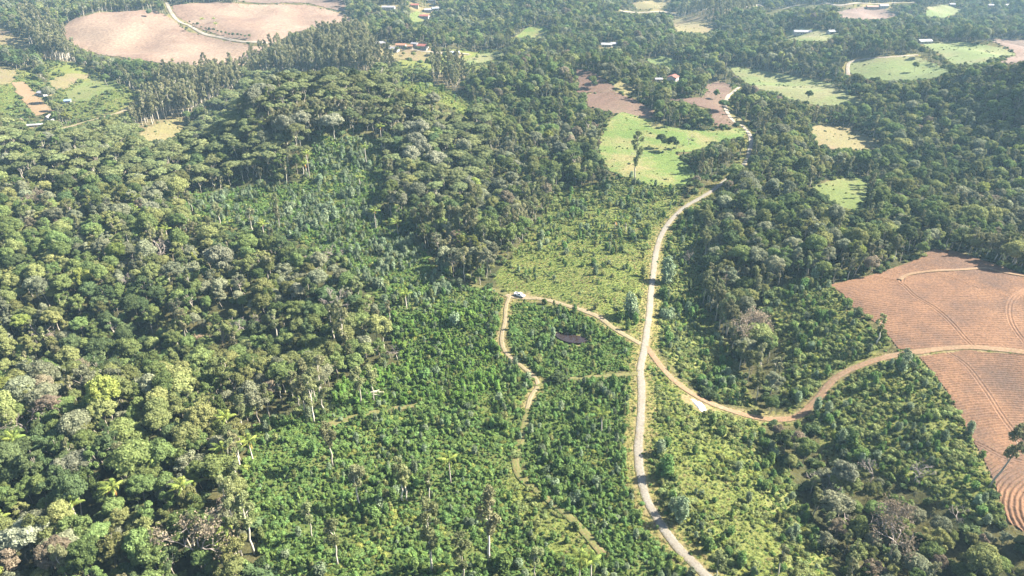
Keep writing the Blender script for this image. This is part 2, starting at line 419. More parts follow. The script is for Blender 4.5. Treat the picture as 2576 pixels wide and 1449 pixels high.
# houses: (u, v of the base, width, depth, wall height, turn in degrees, wall colour, roof colour, label)
HOUSES = [
    (957, 117, 13, 9, 4.2, 8, 'cream', 'greyroof', 'cream house with grey gable roof, leftmost of the village'),
    (992, 130, 12, 8, 3.4, -20, 'white', 'greyroof', 'white house with pale grey roof just below the village lane'),
    (1009, 120, 13, 8, 3.4, -5, 'white', 'orange', 'house with an orange tiled roof in the middle of the village'),
    (1031, 122, 7, 6, 3.0, 5, 'cream', 'orange', 'small orange roofed outbuilding between two village houses'),
    (1044, 116, 9, 6, 3.0, -25, 'white', 'greyroof', 'small pale shed behind the red roofed village house'),
    (1064, 122, 13, 9, 3.4, -15, 'white', 'red', 'white house with a broad red roof, rightmost of the village'),
    (1068, 46, 16, 10, 3.6, -10, 'white', 'red', 'far red roofed house beside a small green lawn'),
    (1076, 30, 12, 9, 3.4, 10, 'white', 'greyroof', 'far white house just above the red roofed one'),
    (1095, 26, 12, 8, 3.4, 20, 'white', 'bluegrey', 'far blue grey roofed house right of the green lawn'),
    (1044, 18, 13, 9, 3.4, 0, 'cream', 'red', 'tiny cream house among trees near the top edge'),
    (978, 24, 22, 9, 3.6, -6, 'white', 'greyroof', 'long white shed beside the upper left fields'),
    (1086, 6, 14, 9, 4.0, 4, 'white', 'greyroof', 'white house at the very top edge'),
    (1142, 137, 14, 6, 2.6, 10, 'white', 'bluegrey', 'low pale blue grey shed right of the village lane'),
    (108, 240, 9, 7, 3.0, -15, 'white', 'greyroof', 'pale hut beside the orange earth yard'),
    (125, 306, 6, 9, 3.4, 4, 'white', 'thatch', 'small white hut with a steep grey brown roof'),
    (85, 320, 19, 3.0, 2.2, 18, 'white', 'whiteroof', 'long narrow white shelter at the valley lane'),
    (172, 259, 6, 5, 2.6, 20, 'white', 'blue', 'tiny blue roofed shed among the valley trees'),
    (375, 231, 11, 7, 3.0, -12, 'brown', 'red', 'red roofed cabin among the valley eucalyptus'),
    (1692, 204, 11, 10, 4.0, 62, 'grey', 'red', 'grey house with a red roof in the woods behind the mauve patches'),
    (1656, 206, 7, 5, 2.8, 0, 'white', 'greyroof', 'small white outbuilding near the red roofed grey house'),
    (1526, 118, 14, 8, 3.2, -10, 'white', 'whiteroof', 'bright white shed far among the central woods'),
    (1541, 116, 9, 7, 3.0, 25, 'white', 'greyroof', 'small pale house right of the bright white shed'),
    (2018, 86, 26, 10, 3.4, -6, 'white', 'greyroof', 'long grey roofed shed in the pale green yard'),
    (2089, 86, 9, 8, 3.6, 15, 'white', 'whiteroof', 'small white house right of the long grey shed'),
    (2324, 110, 18, 9, 3.4, 10, 'white', 'whiteroof', 'white roofed farmhouse beside the pale crop field'),
    (2193, 22, 20, 9, 3.6, -4, 'brown', 'redbrown', 'brown roofed house on the far road'),
    (2222, 20, 16, 9, 3.8, 6, 'white', 'whiteroof', 'white roofed building right of the brown one on the far road'),
    (2492, 18, 14, 10, 3.6, 0, 'cream', 'greyroof', 'pale house near the upper right corner'),
    (2533, 18, 12, 9, 3.6, 20, 'white', 'whiteroof', 'white house nearest the upper right corner'),
    (2395, 16, 12, 9, 3.6, -10, 'white', 'greyroof', 'pale house above the far meadow'),
]
HXY = at_many([(h[0], h[1]) for h in HOUSES])
for h, p in zip(HOUSES, HXY):
    paint_line([p], max(h[2], h[3]) * 0.7 + 2, CLEAR)
    r_p = F_ * h[2] * 0.5 / float(np.hypot(*p))
    for du in (-0.6, 0, 0.6):
        open_disc(h[0] + du * r_p, h[1] - 0.35 * r_p, max(4.0, 0.5 * r_p))
TRUCK_XY = at(1307, 746)
paint_line([TRUCK_XY, (TRUCK_XY[0] + 2.5, TRUCK_XY[1]), (TRUCK_XY[0] - 4, TRUCK_XY[1] + 0.5)], 3.2, CLEAR)

# ------------------------------------------------------------------ materials
MATS = {}


def new_mat(name):
    m = bpy.data.materials.new(name)
    m.use_nodes = True
    m.node_tree.nodes.clear()
    MATS[name] = m
    return m, m.node_tree.nodes, m.node_tree.links


def noise(N, L, vec, scale, detail=3.0, rough=0.6):
    n = N.new('ShaderNodeTexNoise')
    n.inputs['Scale'].default_value = scale
    n.inputs['Detail'].default_value = detail
    n.inputs['Roughness'].default_value = rough
    if vec is not None:
        L.new(vec, n.inputs['Vector'])
    return n.outputs[0]


def maprange(N, L, v, a, b, c, d):
    n = N.new('ShaderNodeMapRange')
    L.new(v, n.inputs[0])
    for i, x in enumerate((a, b, c, d)):
        n.inputs[i + 1].default_value = x
    return n.outputs[0]


def mixc(N, L, fac, A, B, mode='MIX'):
    n = N.new('ShaderNodeMix')
    n.data_type = 'RGBA'
    n.blend_type = mode
    if hasattr(fac, 'is_output'):
        L.new(fac, n.inputs[0])
    else:
        n.inputs[0].default_value = fac
    for k, x in ((6, A), (7, B)):
        if hasattr(x, 'is_output'):
            L.new(x, n.inputs[k])
        else:
            n.inputs[k].default_value = (*x, 1)
    return n.outputs[2]


def leaf_mat(name, col, col2, trans=0.35, var=0.34, hue=0.018):
    m, N, L = new_mat(name)
    oi = N.new('ShaderNodeObjectInfo')
    tc = N.new('ShaderNodeTexCoord')
    geo = N.new('ShaderNodeNewGeometry')
    f = maprange(N, L, noise(N, L, tc.outputs['Object'], 0.9, 3.0), 0.3, 0.7, 0, 1)
    c = mixc(N, L, f, col, col2)
    wn2 = N.new('ShaderNodeTexWhiteNoise')
    wn2.noise_dimensions = '1D'
    L.new(oi.outputs['Random'], wn2.inputs['W'])
    isl = maprange(N, L, geo.outputs['Random Per Island'], 0, 1, 1.1, 1.95)
    hs = N.new('ShaderNodeHueSaturation')
    L.new(maprange(N, L, oi.outputs['Random'], 0, 1, 0.5 - hue, 0.5 + hue), hs.inputs['Hue'])
    L.new(maprange(N, L, wn2.outputs['Value'], 0, 1, 1 - var, 1 + var), hs.inputs['Value'])
    hs.inputs['Saturation'].default_value = 0.94
    L.new(c, hs.inputs['Color'])
    mul = N.new('ShaderNodeVectorMath')
    mul.operation = 'SCALE'
    L.new(hs.outputs[0], mul.inputs[0])
    L.new(isl, mul.inputs[3])
    d = N.new('ShaderNodeBsdfDiffuse')
    t = N.new('ShaderNodeBsdfTranslucent')
    mx = N.new('ShaderNodeMixShader')
    mx.inputs[0].default_value = trans
    L.new(mul.outputs[0], d.inputs[0])
    L.new(mul.outputs[0], t.inputs[0])
    L.new(d.outputs[0], mx.inputs[1])
    L.new(t.outputs[0], mx.inputs[2])
    out = N.new('ShaderNodeOutputMaterial')
    L.new(mx.outputs[0], out.inputs[0])
    return m


def bark_mat(name, a, b):
    m, N, L = new_mat(name)
    tc = N.new('ShaderNodeTexCoord')
    oi = N.new('ShaderNodeObjectInfo')
    c = mixc(N, L, maprange(N, L, noise(N, L, tc.outputs['Object'], 1.5, 4), 0.35, 0.65, 0, 1), a, b)
    hs = N.new('ShaderNodeHueSaturation')
    L.new(maprange(N, L, oi.outputs['Random'], 0, 1, 0.7, 1.2), hs.inputs['Value'])
    L.new(c, hs.inputs['Color'])
    p = N.new('ShaderNodeBsdfDiffuse')
    L.new(hs.outputs[0], p.inputs[0])
    out = N.new('ShaderNodeOutputMaterial')
    L.new(p.outputs[0], out.inputs[0])
    return m


def soil_mat(name, a, b, scale=0.12, fine=2.0, c=None, bump=0.0, rough=0.95, streak=None):
    m, N, L = new_mat(name)
    geo = N.new('ShaderNodeNewGeometry')
    pos = geo.outputs['Position']
    f1 = maprange(N, L, noise(N, L, pos, scale, 5, 0.65), 0.3, 0.7, 0, 1)
    col = mixc(N, L, f1, a, b)
    if c is not None:
        col = mixc(N, L, maprange(N, L, noise(N, L, pos, scale * 0.5, 6, 0.7), 0.46, 0.66, 0, 0.9), col, c)
    f2 = maprange(N, L, noise(N, L, pos, fine, 3, 0.7), 0.3, 0.7, 0.62, 1.35)
    mul = N.new('ShaderNodeVectorMath')
    mul.operation = 'SCALE'
    L.new(col, mul.inputs[0])
    L.new(f2, mul.inputs[3])
    colout = mul.outputs[0]
    p = N.new('ShaderNodeBsdfPrincipled')
    p.inputs['Roughness'].default_value = rough
    p.inputs['Specular IOR Level'].default_value = 0.15
    L.new(colout, p.inputs['Base Color'])
    if streak is not None:
        # ridged crop rows: wave bands as fine relief
        mp = N.new('ShaderNodeMapping')
        mp.inputs['Rotation'].default_value = (0, 0, math.radians(streak[0]))
        L.new(pos, mp.inputs[0])
        wv = N.new('ShaderNodeTexWave')
        wv.inputs['Scale'].default_value = 0.314 / streak[1]
        wv.inputs['Distortion'].default_value = streak[3]
        wv.inputs['Detail'].default_value = 1.0
        wv.inputs['Detail Scale'].default_value = 0.05
        L.new(mp.outputs[0], wv.inputs[0])
        bp = N.new('ShaderNodeBump')
        bp.inputs['Strength'].default_value = 1.0
        bp.inputs['Distance'].default_value = streak[2]
        L.new(wv.outputs['Fac'], bp.inputs['Height'])
        L.new(bp.outputs[0], p.inputs['Normal'])
    elif bump:
        bp = N.new('ShaderNodeBump')
        bp.inputs['Strength'].default_value = 1.0
        bp.inputs['Distance'].default_value = bump
        L.new(noise(N, L, pos, fine, 4, 0.7), bp.inputs['Height'])
        L.new(bp.outputs[0], p.inputs['Normal'])
    out = N.new('ShaderNodeOutputMaterial')
    L.new(p.outputs[0], out.inputs[0])
    return m


def worn(name, edge, rut):
    """wheel tracks and grassy, dusty edges on a road material, following its own width."""
    m = MATS[name]
    N, L = m.node_tree.nodes, m.node_tree.links
    p = next(n for n in N if n.type == 'BSDF_PRINCIPLED')
    src = p.inputs['Base Color'].links[0].from_socket
    a = N.new('ShaderNodeAttribute')
    a.attribute_name = 'across'
    geo = N.new('ShaderNodeNewGeometry')
    nz = maprange(N, L, noise(N, L, geo.outputs['Position'], 0.8, 4, 0.7), 0.3, 0.7, -0.35, 0.35)
    ad = N.new('ShaderNodeMath')
    ad.operation = 'ADD'
    L.new(a.outputs['Fac'], ad.inputs[0])
    L.new(nz, ad.inputs[1])
    e = maprange(N, L, ad.outputs[0], 0.72, 1.0, 0.0, 0.9)
    c1 = maprange(N, L, ad.outputs[0], 0.35, 0.15, 0.0, 0.65)
    c = mixc(N, L, c1, src, rut)
    c = mixc(N, L, e, c, edge)
    L.new(c, p.inputs['Base Color'])


def plain_mat(name, col, rough=0.7, metal=0.0, spec=0.3, var=0.12, scale=1.5):
    m, N, L = new_mat(name)
    tc = N.new('ShaderNodeTexCoord')
    f = maprange(N, L, noise(N, L, tc.outputs['Object'], scale, 4), 0.3, 0.7, 1 - var, 1 + var)
    mul = N.new('ShaderNodeVectorMath')
    mul.operation = 'SCALE'
    mul.inputs[0].default_value = col
    L.new(f, mul.inputs[3])
    p = N.new('ShaderNodeBsdfPrincipled')
    p.inputs['Roughness'].default_value = rough
    p.inputs['Metallic'].default_value = metal
    p.inputs['Specular IOR Level'].default_value = spec
    L.new(mul.outputs[0], p.inputs['Base Color'])
    out = N.new('ShaderNodeOutputMaterial')
    L.new(p.outputs[0], out.inputs[0])
    return m


LEAF = {
    'olive': ((0.131, 0.138, 0.050), (0.103, 0.118, 0.041)),
    'mid': ((0.098, 0.125, 0.039), (0.075, 0.106, 0.034)),
    'dark': ((0.066, 0.091, 0.036), (0.052, 0.075, 0.031)),
    'yellow': ((0.159, 0.171, 0.039), (0.119, 0.145, 0.035)),
    'grey': ((0.140, 0.147, 0.090), (0.110, 0.121, 0.070)),
    'brown': ((0.159, 0.125, 0.087), (0.124, 0.108, 0.070)),
    'silver': ((0.158, 0.164, 0.112), (0.118, 0.126, 0.080)),
    'rust': ((0.150, 0.108, 0.066), (0.120, 0.092, 0.058)),
    'euc': ((0.144, 0.140, 0.070), (0.112, 0.116, 0.056)),
    'flat': ((0.130, 0.145, 0.062), (0.102, 0.120, 0.050)),
    'blue': ((0.150, 0.178, 0.111), (0.098, 0.137, 0.068)),
    'sapling': ((0.098, 0.152, 0.042), (0.070, 0.120, 0.036)),
    'herb': ((0.098, 0.146, 0.034), (0.070, 0.118, 0.030)),
    'vine': ((0.100, 0.160, 0.028), (0.066, 0.123, 0.025)),
    'scrub': ((0.104, 0.135, 0.043), (0.134, 0.143, 0.053)),
    'grass': ((0.119, 0.148, 0.042), (0.088, 0.130, 0.036)),
    'drygrass': ((0.184, 0.150, 0.070), (0.150, 0.135, 0.055)),
    'palm': ((0.150, 0.188, 0.037), (0.119, 0.150, 0.033)),
    'palmdry': ((0.358, 0.183, 0.041), (0.299, 0.164, 0.052)),
}
for k, (a, b) in LEAF.items():
    leaf_mat('leaf_' + k, a, b)
bark_mat('bark_pale', (0.50, 0.46, 0.38), (0.36, 0.32, 0.25))
bark_mat('bark_grey', (0.36, 0.32, 0.26), (0.22, 0.19, 0.15))
bark_mat('bark_bare', (0.36, 0.31, 0.27), (0.26, 0.22, 0.19))
bark_mat('bark_palm', (0.52, 0.47, 0.40), (0.38, 0.33, 0.27))
soil_mat('soil_red', (0.158, 0.089, 0.052), (0.120, 0.066, 0.040), 0.06, 1.1, (0.084, 0.056, 0.042), bump=0.16)
soil_mat('soil_tan', (0.200, 0.146, 0.105), (0.168, 0.115, 0.082), 0.012, 0.35, (0.130, 0.084, 0.062), streak=(20, 2.6, 0.10, 2.0))
soil_mat('soil_tan2', (0.150, 0.105, 0.082), (0.125, 0.086, 0.068), 0.02, 0.4, (0.105, 0.078, 0.060), streak=(60, 2.6, 0.10, 1.0))
soil_mat('soil_mauve', (0.122, 0.078, 0.058), (0.095, 0.060, 0.046), 0.05, 0.6, (0.135, 0.098, 0.066), streak=(-75, 2.6, 0.6, 3.0))
soil_mat('soil_green', (0.070, 0.112, 0.026), (0.106, 0.132, 0.036), 0.06, 0.7, (0.160, 0.132, 0.062), bump=0.4)
soil_mat('soil_green2', (0.088, 0.118, 0.038), (0.112, 0.130, 0.048), 0.015, 0.5, (0.140, 0.118, 0.066), bump=0.3)
soil_mat('soil_lime', (0.081, 0.106, 0.029), (0.098, 0.117, 0.036), 0.04, 0.8, (0.119, 0.115, 0.047), bump=0.15)
soil_mat('soil_dry', (0.141, 0.118, 0.055), (0.114, 0.107, 0.045), 0.03, 0.7, (0.147, 0.103, 0.067), bump=0.15)
soil_mat('soil_clay', (0.192, 0.120, 0.074), (0.165, 0.101, 0.061), 0.15, 1.2, (0.206, 0.142, 0.098), bump=0.06)
soil_mat('soil_sand', (0.223, 0.174, 0.120), (0.192, 0.147, 0.098), 0.2, 1.6, (0.161, 0.138, 0.071), bump=0.06)
soil_mat('soil_gravel', (0.176, 0.162, 0.137), (0.146, 0.133, 0.111), 0.25, 1.8, (0.150, 0.126, 0.094), bump=0.04)
soil_mat('soil_white', (0.250, 0.219, 0.178), (0.214, 0.183, 0.142), 0.1, 1.0, (0.187, 0.152, 0.112), bump=0.05)
soil_mat('soil_grassy', (0.116, 0.101, 0.042), (0.094, 0.094, 0.033), 0.3, 1.5, (0.152, 0.112, 0.062), bump=0.08)
worn('soil_gravel', (0.125, 0.110, 0.060), (0.165, 0.150, 0.120))
worn('soil_sand', (0.110, 0.110, 0.045), (0.130, 0.120, 0.055))
worn('soil_clay', (0.120, 0.100, 0.050), (0.150, 0.110, 0.060))
worn('soil_grassy', (0.085, 0.105, 0.032), (0.090, 0.105, 0.034))
plain_mat('lime_powder', (0.88, 0.88, 0.86), 0.95, 0, 0.1, 0.05)


def ground_mat():
    m, N, L = new_mat('ground')
    at_ = N.new('ShaderNodeAttribute')
    at_.attribute_name = 'tint'
    geo = N.new('ShaderNodeNewGeometry')
    pos = geo.outputs['Position']
    f2 = maprange(N, L, noise(N, L, pos, 0.9, 4, 0.7), 0.3, 0.7, 0.55, 1.4)
    f3 = maprange(N, L, noise(N, L, pos, 0.06, 4, 0.6), 0.35, 0.7, 0.0, 0.40)
    col = mixc(N, L, f3, at_.outputs['Color'], (0.15, 0.125, 0.055))
    mul = N.new('ShaderNodeVectorMath')
    mul.operation = 'SCALE'
    L.new(col, mul.inputs[0])
    L.new(f2, mul.inputs[3])
    p = N.new('ShaderNodeBsdfDiffuse')
    L.new(mul.outputs[0], p.inputs[0])
    bp = N.new('ShaderNodeBump')
    bp.inputs['Distance'].default_value = 0.3
    L.new(noise(N, L, pos, 1.2, 4, 0.7), bp.inputs['Height'])
    L.new(bp.outputs[0], p.inputs['Normal'])
    out = N.new('ShaderNodeOutputMaterial')
    L.new(p.outputs[0], out.inputs[0])


ground_mat()


# ------------------------------------------------------------------ mesh helpers
def tag(o, label=None, cat=None, group=None, kind=None):
    if label:
        o['label'] = label
    if cat:
        o['category'] = cat
    if group:
        o['group'] = group
    if kind:
        o['kind'] = kind
    return o


def link(name, me, parent=None):
    o = bpy.data.objects.new(name, me)
    COL.objects.link(o)
    if parent is not None:
        o.parent = parent
    return o


def empty(name, loc, rz=0.0, scale=(1, 1, 1), rx=0.0, ry=0.0):
    o = bpy.data.objects.new(name, None)
    o.empty_display_size = 0.5
    o.location = loc
    o.rotation_euler = (rx, ry, rz)
    o.scale = scale
    COL.objects.link(o)
    return o


def mesh_np(name, V, Fq, mats, smooth=False, mat_idx=None):
    """mesh from arrays: V (n,3), Fq list/array of faces (tri or quad arrays)."""
    me = bpy.data.meshes.new(name)
    me.from_pydata(np.asarray(V).tolist(), [], Fq if isinstance(Fq, list) else Fq.tolist())
    for m in mats:
        me.materials.append(MATS[m])
    if mat_idx is not None:
        me.polygons.foreach_set('material_index', np.asarray(mat_idx, np.int32))
    if smooth:
        me.polygons.foreach_set('use_smooth', np.ones(len(me.polygons), bool))
    me.update()
    return me


class MB:
    def __init__(self):
        self.v = []
        self.f = []
        self.n = 0

    def add(self, V, Fc):
        V = np.asarray(V, float)
        self.v.append(V)
        self.f += [tuple(int(i) + self.n for i in f) for f in Fc]
        self.n += len(V)

    def V(self):
        return np.vstack(self.v) if self.v else np.zeros((0, 3))

    def box(self, c, s, rz=0.0, taper=1.0):
        x, y, z = s[0] / 2, s[1] / 2, s[2] / 2
        P = np.array([(-x, -y, -z), (x, -y, -z), (x, y, -z), (-x, y, -z), (-x * taper, -y * taper, z), (x * taper, -y * taper, z), (x * taper, y * taper, z), (-x * taper, y * taper, z)])
        if rz:
            a = math.radians(rz)
            P = P @ np.array([[math.cos(a), math.sin(a), 0], [-math.sin(a), math.cos(a), 0], [0, 0, 1]])
        self.add(P + np.array(c), [(0, 3, 2, 1), (4, 5, 6, 7), (0, 1, 5, 4), (1, 2, 6, 5), (2, 3, 7, 6), (3, 0, 4, 7)])
        return self

    def tube(self, pts, rad, n=6):
        pts = np.asarray(pts, float)
        rings = []
        for i, p in enumerate(pts):
            d = pts[min(i + 1, len(pts) - 1)] - pts[max(i - 1, 0)]
            d = d / (np.linalg.norm(d) + 1e-9)
            a = np.cross(d, (0.0, 1.0, 0.0) if abs(d[1]) < 0.9 else (1.0, 0.0, 0.0))
            a /= np.linalg.norm(a)
            b = np.cross(d, a)
            t = np.arange(n) * 2 * math.pi / n
            rings.append(p + rad[i] * (np.cos(t)[:, None] * a + np.sin(t)[:, None] * b))
        Fc = []
        for i in range(len(pts) - 1):
            for k in range(n):
                k2 = (k + 1) % n
                Fc.append((i * n + k, i * n + k2, (i + 1) * n + k2, (i + 1) * n + k))
        Fc.append(tuple(range(n))[::-1])
        Fc.append(tuple((len(pts) - 1) * n + k for k in range(n)))
        self.add(np.vstack(rings), Fc)
        return self

    def leaves(self, C, Nn, a, b, rg, droop=0.2):
        """one small bent diamond face per point C with normal Nn."""
        n = len(C)
        Nn = Nn / (np.linalg.norm(Nn, axis=1, keepdims=True) + 1e-9)
        R = rg.normal(size=(n, 3))
        T = np.cross(Nn, R)
        T /= np.linalg.norm(T, axis=1, keepdims=True) + 1e-9
        B = np.cross(Nn, T)
        a = (a * rg.uniform(0.65, 1.35, n))[:, None]
        b = (b * rg.uniform(0.65, 1.35, n))[:, None]
        Q = np.stack([C + a * T - droop * a * Nn, C + b * B, C - a * T - droop * a * Nn, C - b * B], 1).reshape(-1, 3)
        i0 = np.arange(n)[:, None] * 4
        self.add(Q, (i0 + np.array([[0, 1, 2, 3]])).tolist())
        return self

    def mesh(self, name, mats, smooth=False):
        return mesh_np(name, self.V(), self.f, mats, smooth)


def ico(sub=1):
    t = (1 + 5 ** 0.5) / 2
    V = [(-1, t, 0), (1, t, 0), (-1, -t, 0), (1, -t, 0), (0, -1, t), (0, 1, t), (0, -1, -t), (0, 1, -t), (t, 0, -1), (t, 0, 1), (-t, 0, -1), (-t, 0, 1)]
    V = [np.array(v) / np.linalg.norm(v) for v in V]
    Fc = [(0, 11, 5), (0, 5, 1), (0, 1, 7), (0, 7, 10), (0, 10, 11), (1, 5, 9), (5, 11, 4), (11, 10, 2), (10, 7, 6), (7, 1, 8), (3, 9, 4), (3, 4, 2), (3, 2, 6), (3, 6, 8), (3, 8, 9), (4, 9, 5), (2, 4, 11), (6, 2, 10), (8, 6, 7), (9, 8, 1)]
    for _ in range(sub):
        cache, G = {}, []

        def mid(a, b):
            k = (min(a, b), max(a, b))
            if k not in cache:
                m = V[a] + V[b]
                V.append(m / np.linalg.norm(m))
                cache[k] = len(V) - 1
            return cache[k]
        for a, b, c in Fc:
            ab, bc, ca = mid(a, b), mid(b, c), mid(c, a)
            G += [(a, ab, ca), (b, bc, ab), (c, ca, bc), (ab, bc, ca)]
        Fc = G
    return np.array(V), Fc


ICO1 = ico(1)
ICO0 = ico(0)


# ------------------------------------------------------------------ the ground sheet
TINT = {FOREST: (0.040, 0.044, 0.022), FLAT: (0.045, 0.048, 0.024), EUC: (0.10, 0.085, 0.05), DENSE: (0.066, 0.094, 0.027), BLUE: (0.082, 0.108, 0.034),
        SPARSE: (0.102, 0.124, 0.034), SCRUB: (0.115, 0.130, 0.042), CLEAR: (0.16, 0.13, 0.07), VERGE: (0.145, 0.135, 0.050)}
ys = np.concatenate([np.linspace(-420, 40, 16), np.geomspace(60, 6800, 470)])
S = np.linspace(-1, 1, 430)
S = 0.75 * S + 0.25 * S ** 3
YY = np.repeat(ys[:, None], len(S), 1)
XX = S[None, :] * (1.05 * np.maximum(ys, 60) + 90)[:, None]
ZZ = terrain(XX, YY)
V = np.stack([XX, YY, ZZ], -1).reshape(-1, 3)
ny, nx = XX.shape
I = np.arange(ny * nx).reshape(ny, nx)
Q = np.stack([I[:-1, :-1], I[:-1, 1:], I[1:, 1:], I[1:, :-1]], -1).reshape(-1, 4)
me = bpy.data.meshes.new('ground')
me.vertices.add(len(V))
me.vertices.foreach_set('co', V.astype(np.float32).ravel())
me.loops.add(Q.size)
me.loops.foreach_set('vertex_index', Q.ravel().astype(np.int32))
me.polygons.add(len(Q))
me.polygons.foreach_set('loop_start', np.arange(0, Q.size, 4, dtype=np.int32))
me.polygons.foreach_set('use_smooth', np.ones(len(Q), bool))
zz = zone_at(V[:, 0], V[:, 1])
lut = np.zeros((9, 4), np.float32)
for k, c in TINT.items():
    lut[k] = (*c, 1)
ca = me.attributes.new('tint', 'FLOAT_COLOR', 'POINT')
ca.data.foreach_set('color', lut[zz].ravel())
me.materials.append(MATS['ground'])
me.update(calc_edges=True)
tag(link('ground', me), 'rolling ground of the valley under woods and clearings', 'ground', kind='structure')


def lift(Y):
    return 0.05 + 0.00035 * np.maximum(Y, 0)


# ------------------------------------------------------------------ fields and pastures
def drape(name, poly, mat, extra=0.0):
    """polygon laid on the ground, triangulated with inner points so that it follows the relief."""
    d = float(poly[:, 1].mean())
    sp = max(1.5, d / 160.0)
    out = []
    for i in range(len(poly)):
        a, b = poly[i], poly[(i + 1) % len(poly)]
        n = max(1, int(np.linalg.norm(b - a) / sp))
        for k in range(n):
            p = a + (b - a) * k / n
            if k:
                p = p + rs.normal(size=2) * sp * 0.22
            out.append(p)
    B = np.array(out)
    gx = np.arange(B[:, 0].min(), B[:, 0].max(), sp * 1.2)
    gy = np.arange(B[:, 1].min(), B[:, 1].max(), sp * 1.2)
    X, Y = np.meshgrid(gx, gy)
    m = inside(B, X, Y)
    pin = np.stack([X[m], Y[m]], 1)
    pts = [Vector(p) for p in np.vstack([B, pin])]
    ed = [(i, (i + 1) % len(B)) for i in range(len(B))]
    r = delaunay_2d_cdt(pts, ed, [list(range(len(B)))], 1, 1e-4)
    P = np.array([(p.x, p.y) for p in r[0]])
    Z = terrain(P[:, 0], P[:, 1]) + lift(P[:, 1]) + extra
    me = mesh_np(name, np.column_stack([P, Z]), [tuple(f) for f in r[2]], [mat], True)
    return link(name, me)


def seg_dist(P, line):
    d = np.full(len(P), 1e9)
    for a, b in zip(line[:-1], line[1:]):
        ab = b - a
        t = np.clip(((P - a) @ ab) / (ab @ ab + 1e-9), 0, 1)
        d = np.minimum(d, np.hypot(*(P - a - t[:, None] * ab).T))
    return d


def furrowed(name, poly, mat, phase, amp, ruts, cell=0.30):
    gx = np.arange(poly[:, 0].min(), poly[:, 0].max(), cell)
    gy = np.arange(poly[:, 1].min(), poly[:, 1].max(), cell)
    X, Y = np.meshgrid(gx, gy)
    u, v, dep = project(X, Y, terrain(X, Y))
    m = inside(poly, X, Y) & (u < 3200) & (v < 1520)
    Z = terrain(X, Y) + 0.22
    ph, a = phase(X, Y)
    jit = 0.25 * np.sin(X * 0.9 + 2.1 * np.sin(Y * 0.37)) + 0.2 * np.sin(Y * 1.7 + X * 0.23)
    Z = Z + a * amp * (np.cos(2 * math.pi * ph + jit)) + rs.normal(size=X.shape) * 0.025
    P = np.stack([X.ravel(), Y.ravel()], 1)
    for ln in ruts:
        near = (P[:, 0] > ln[:, 0].min() - 4) & (P[:, 0] < ln[:, 0].max() + 4) & (P[:, 1] > ln[:, 1].min() - 4) & (P[:, 1] < ln[:, 1].max() + 4)
        d = np.full(len(P), 99.0)
        d[near] = seg_dist(P[near], ln)
        d = d.reshape(X.shape)
        k = np.clip((1.9 - d) / 0.8, 0, 1)
        prof = 0.14 * np.exp(-((d - 1.25) / 0.35) ** 2) - 0.20 * np.exp(-((d - 0.7) / 0.3) ** 2) + 0.06 * np.exp(-(d / 0.3) ** 2)
        Z = Z * (1 - k) + (terrain(X, Y) + 0.22 + prof) * k
    idx = -np.ones(X.shape, int)
    c = m[:-1, :-1] & m[:-1, 1:] & m[1:, 1:] & m[1:, :-1]
    use = np.zeros(X.shape, bool)
    for s in ((slice(0, -1), slice(0, -1)), (slice(0, -1), slice(1, None)), (slice(1, None), slice(1, None)), (slice(1, None), slice(0, -1))):
        use[s] |= c
    idx[use] = np.arange(use.sum())
    Vv = np.stack([X[use], Y[use], Z[use]], 1)
    Qd = np.stack([idx[:-1, :-1], idx[:-1, 1:], idx[1:, 1:], idx[1:, :-1]], -1)[c]
    me = bpy.data.meshes.new(name)
    me.vertices.add(len(Vv))
    me.vertices.foreach_set('co', Vv.astype(np.float32).ravel())
    me.loops.add(Qd.size)
    me.loops.foreach_set('vertex_index', Qd.ravel().astype(np.int32))
    me.polygons.add(len(Qd))
    me.polygons.foreach_set('loop_start', np.arange(0, Qd.size, 4, dtype=np.int32))
    me.materials.append(MATS[mat])
    me.update(calc_edges=True)
    return link(name, me)


rut_up = [smooth_line(at_many(l), 2.0) for l in (
    [(2200, 698), (2262, 712), (2300, 745), (2350, 775), (2390, 810), (2425, 850), (2448, 872)],
    [(2305, 672), (2360, 690), (2410, 708), (2455, 725)],
    [(2640, 720), (2580, 732), (2545, 755), (2538, 790), (2550, 825), (2580, 865)],
    [(2268, 710), (2272, 695), (2285, 690)])]
rut_lo = [smooth_line(at_many(l), 2.0) for l in (
    [(2380, 886), (2430, 920), (2480, 985), (2515, 1040), (2548, 1085), (2600, 1140)],
    [(2435, 1108), (2475, 1125), (2520, 1150), (2580, 1165)])]
cA = np.array(at(2800, 1330))
cB = np.array(at(2560, 1160))


def ph_up(X, Y):
    return (Y + 0.06 * X + 3.0 * np.sin(X / 38.0) + 0.004 * (X - 190) ** 2 * 0.3) / 1.55, 0.55 + 0.45 * np.clip(np.sin(X / 17.0 + Y / 23.0) + 0.6, 0, 1)


def ph_lo(X, Y):
    return np.hypot(X - cA[0], (Y - cA[1]) * 1.15) / 1.5, np.ones(X.shape)


for k, (name, pts, colk, label, cat) in enumerate(FIELDS):
    w = wpoly(pts, 3)
    if k == 0:
        o = furrowed(name, w, 'soil_red', ph_up, 0.18, rut_up)
    elif k == 1:
        o = furrowed(name, w, 'soil_red', ph_lo, 0.23, rut_lo)
    else:
        o = drape(name, w, 'soil_' + colk, 0.06 * (k % 3))
    tag(o, label, cat, kind='structure')

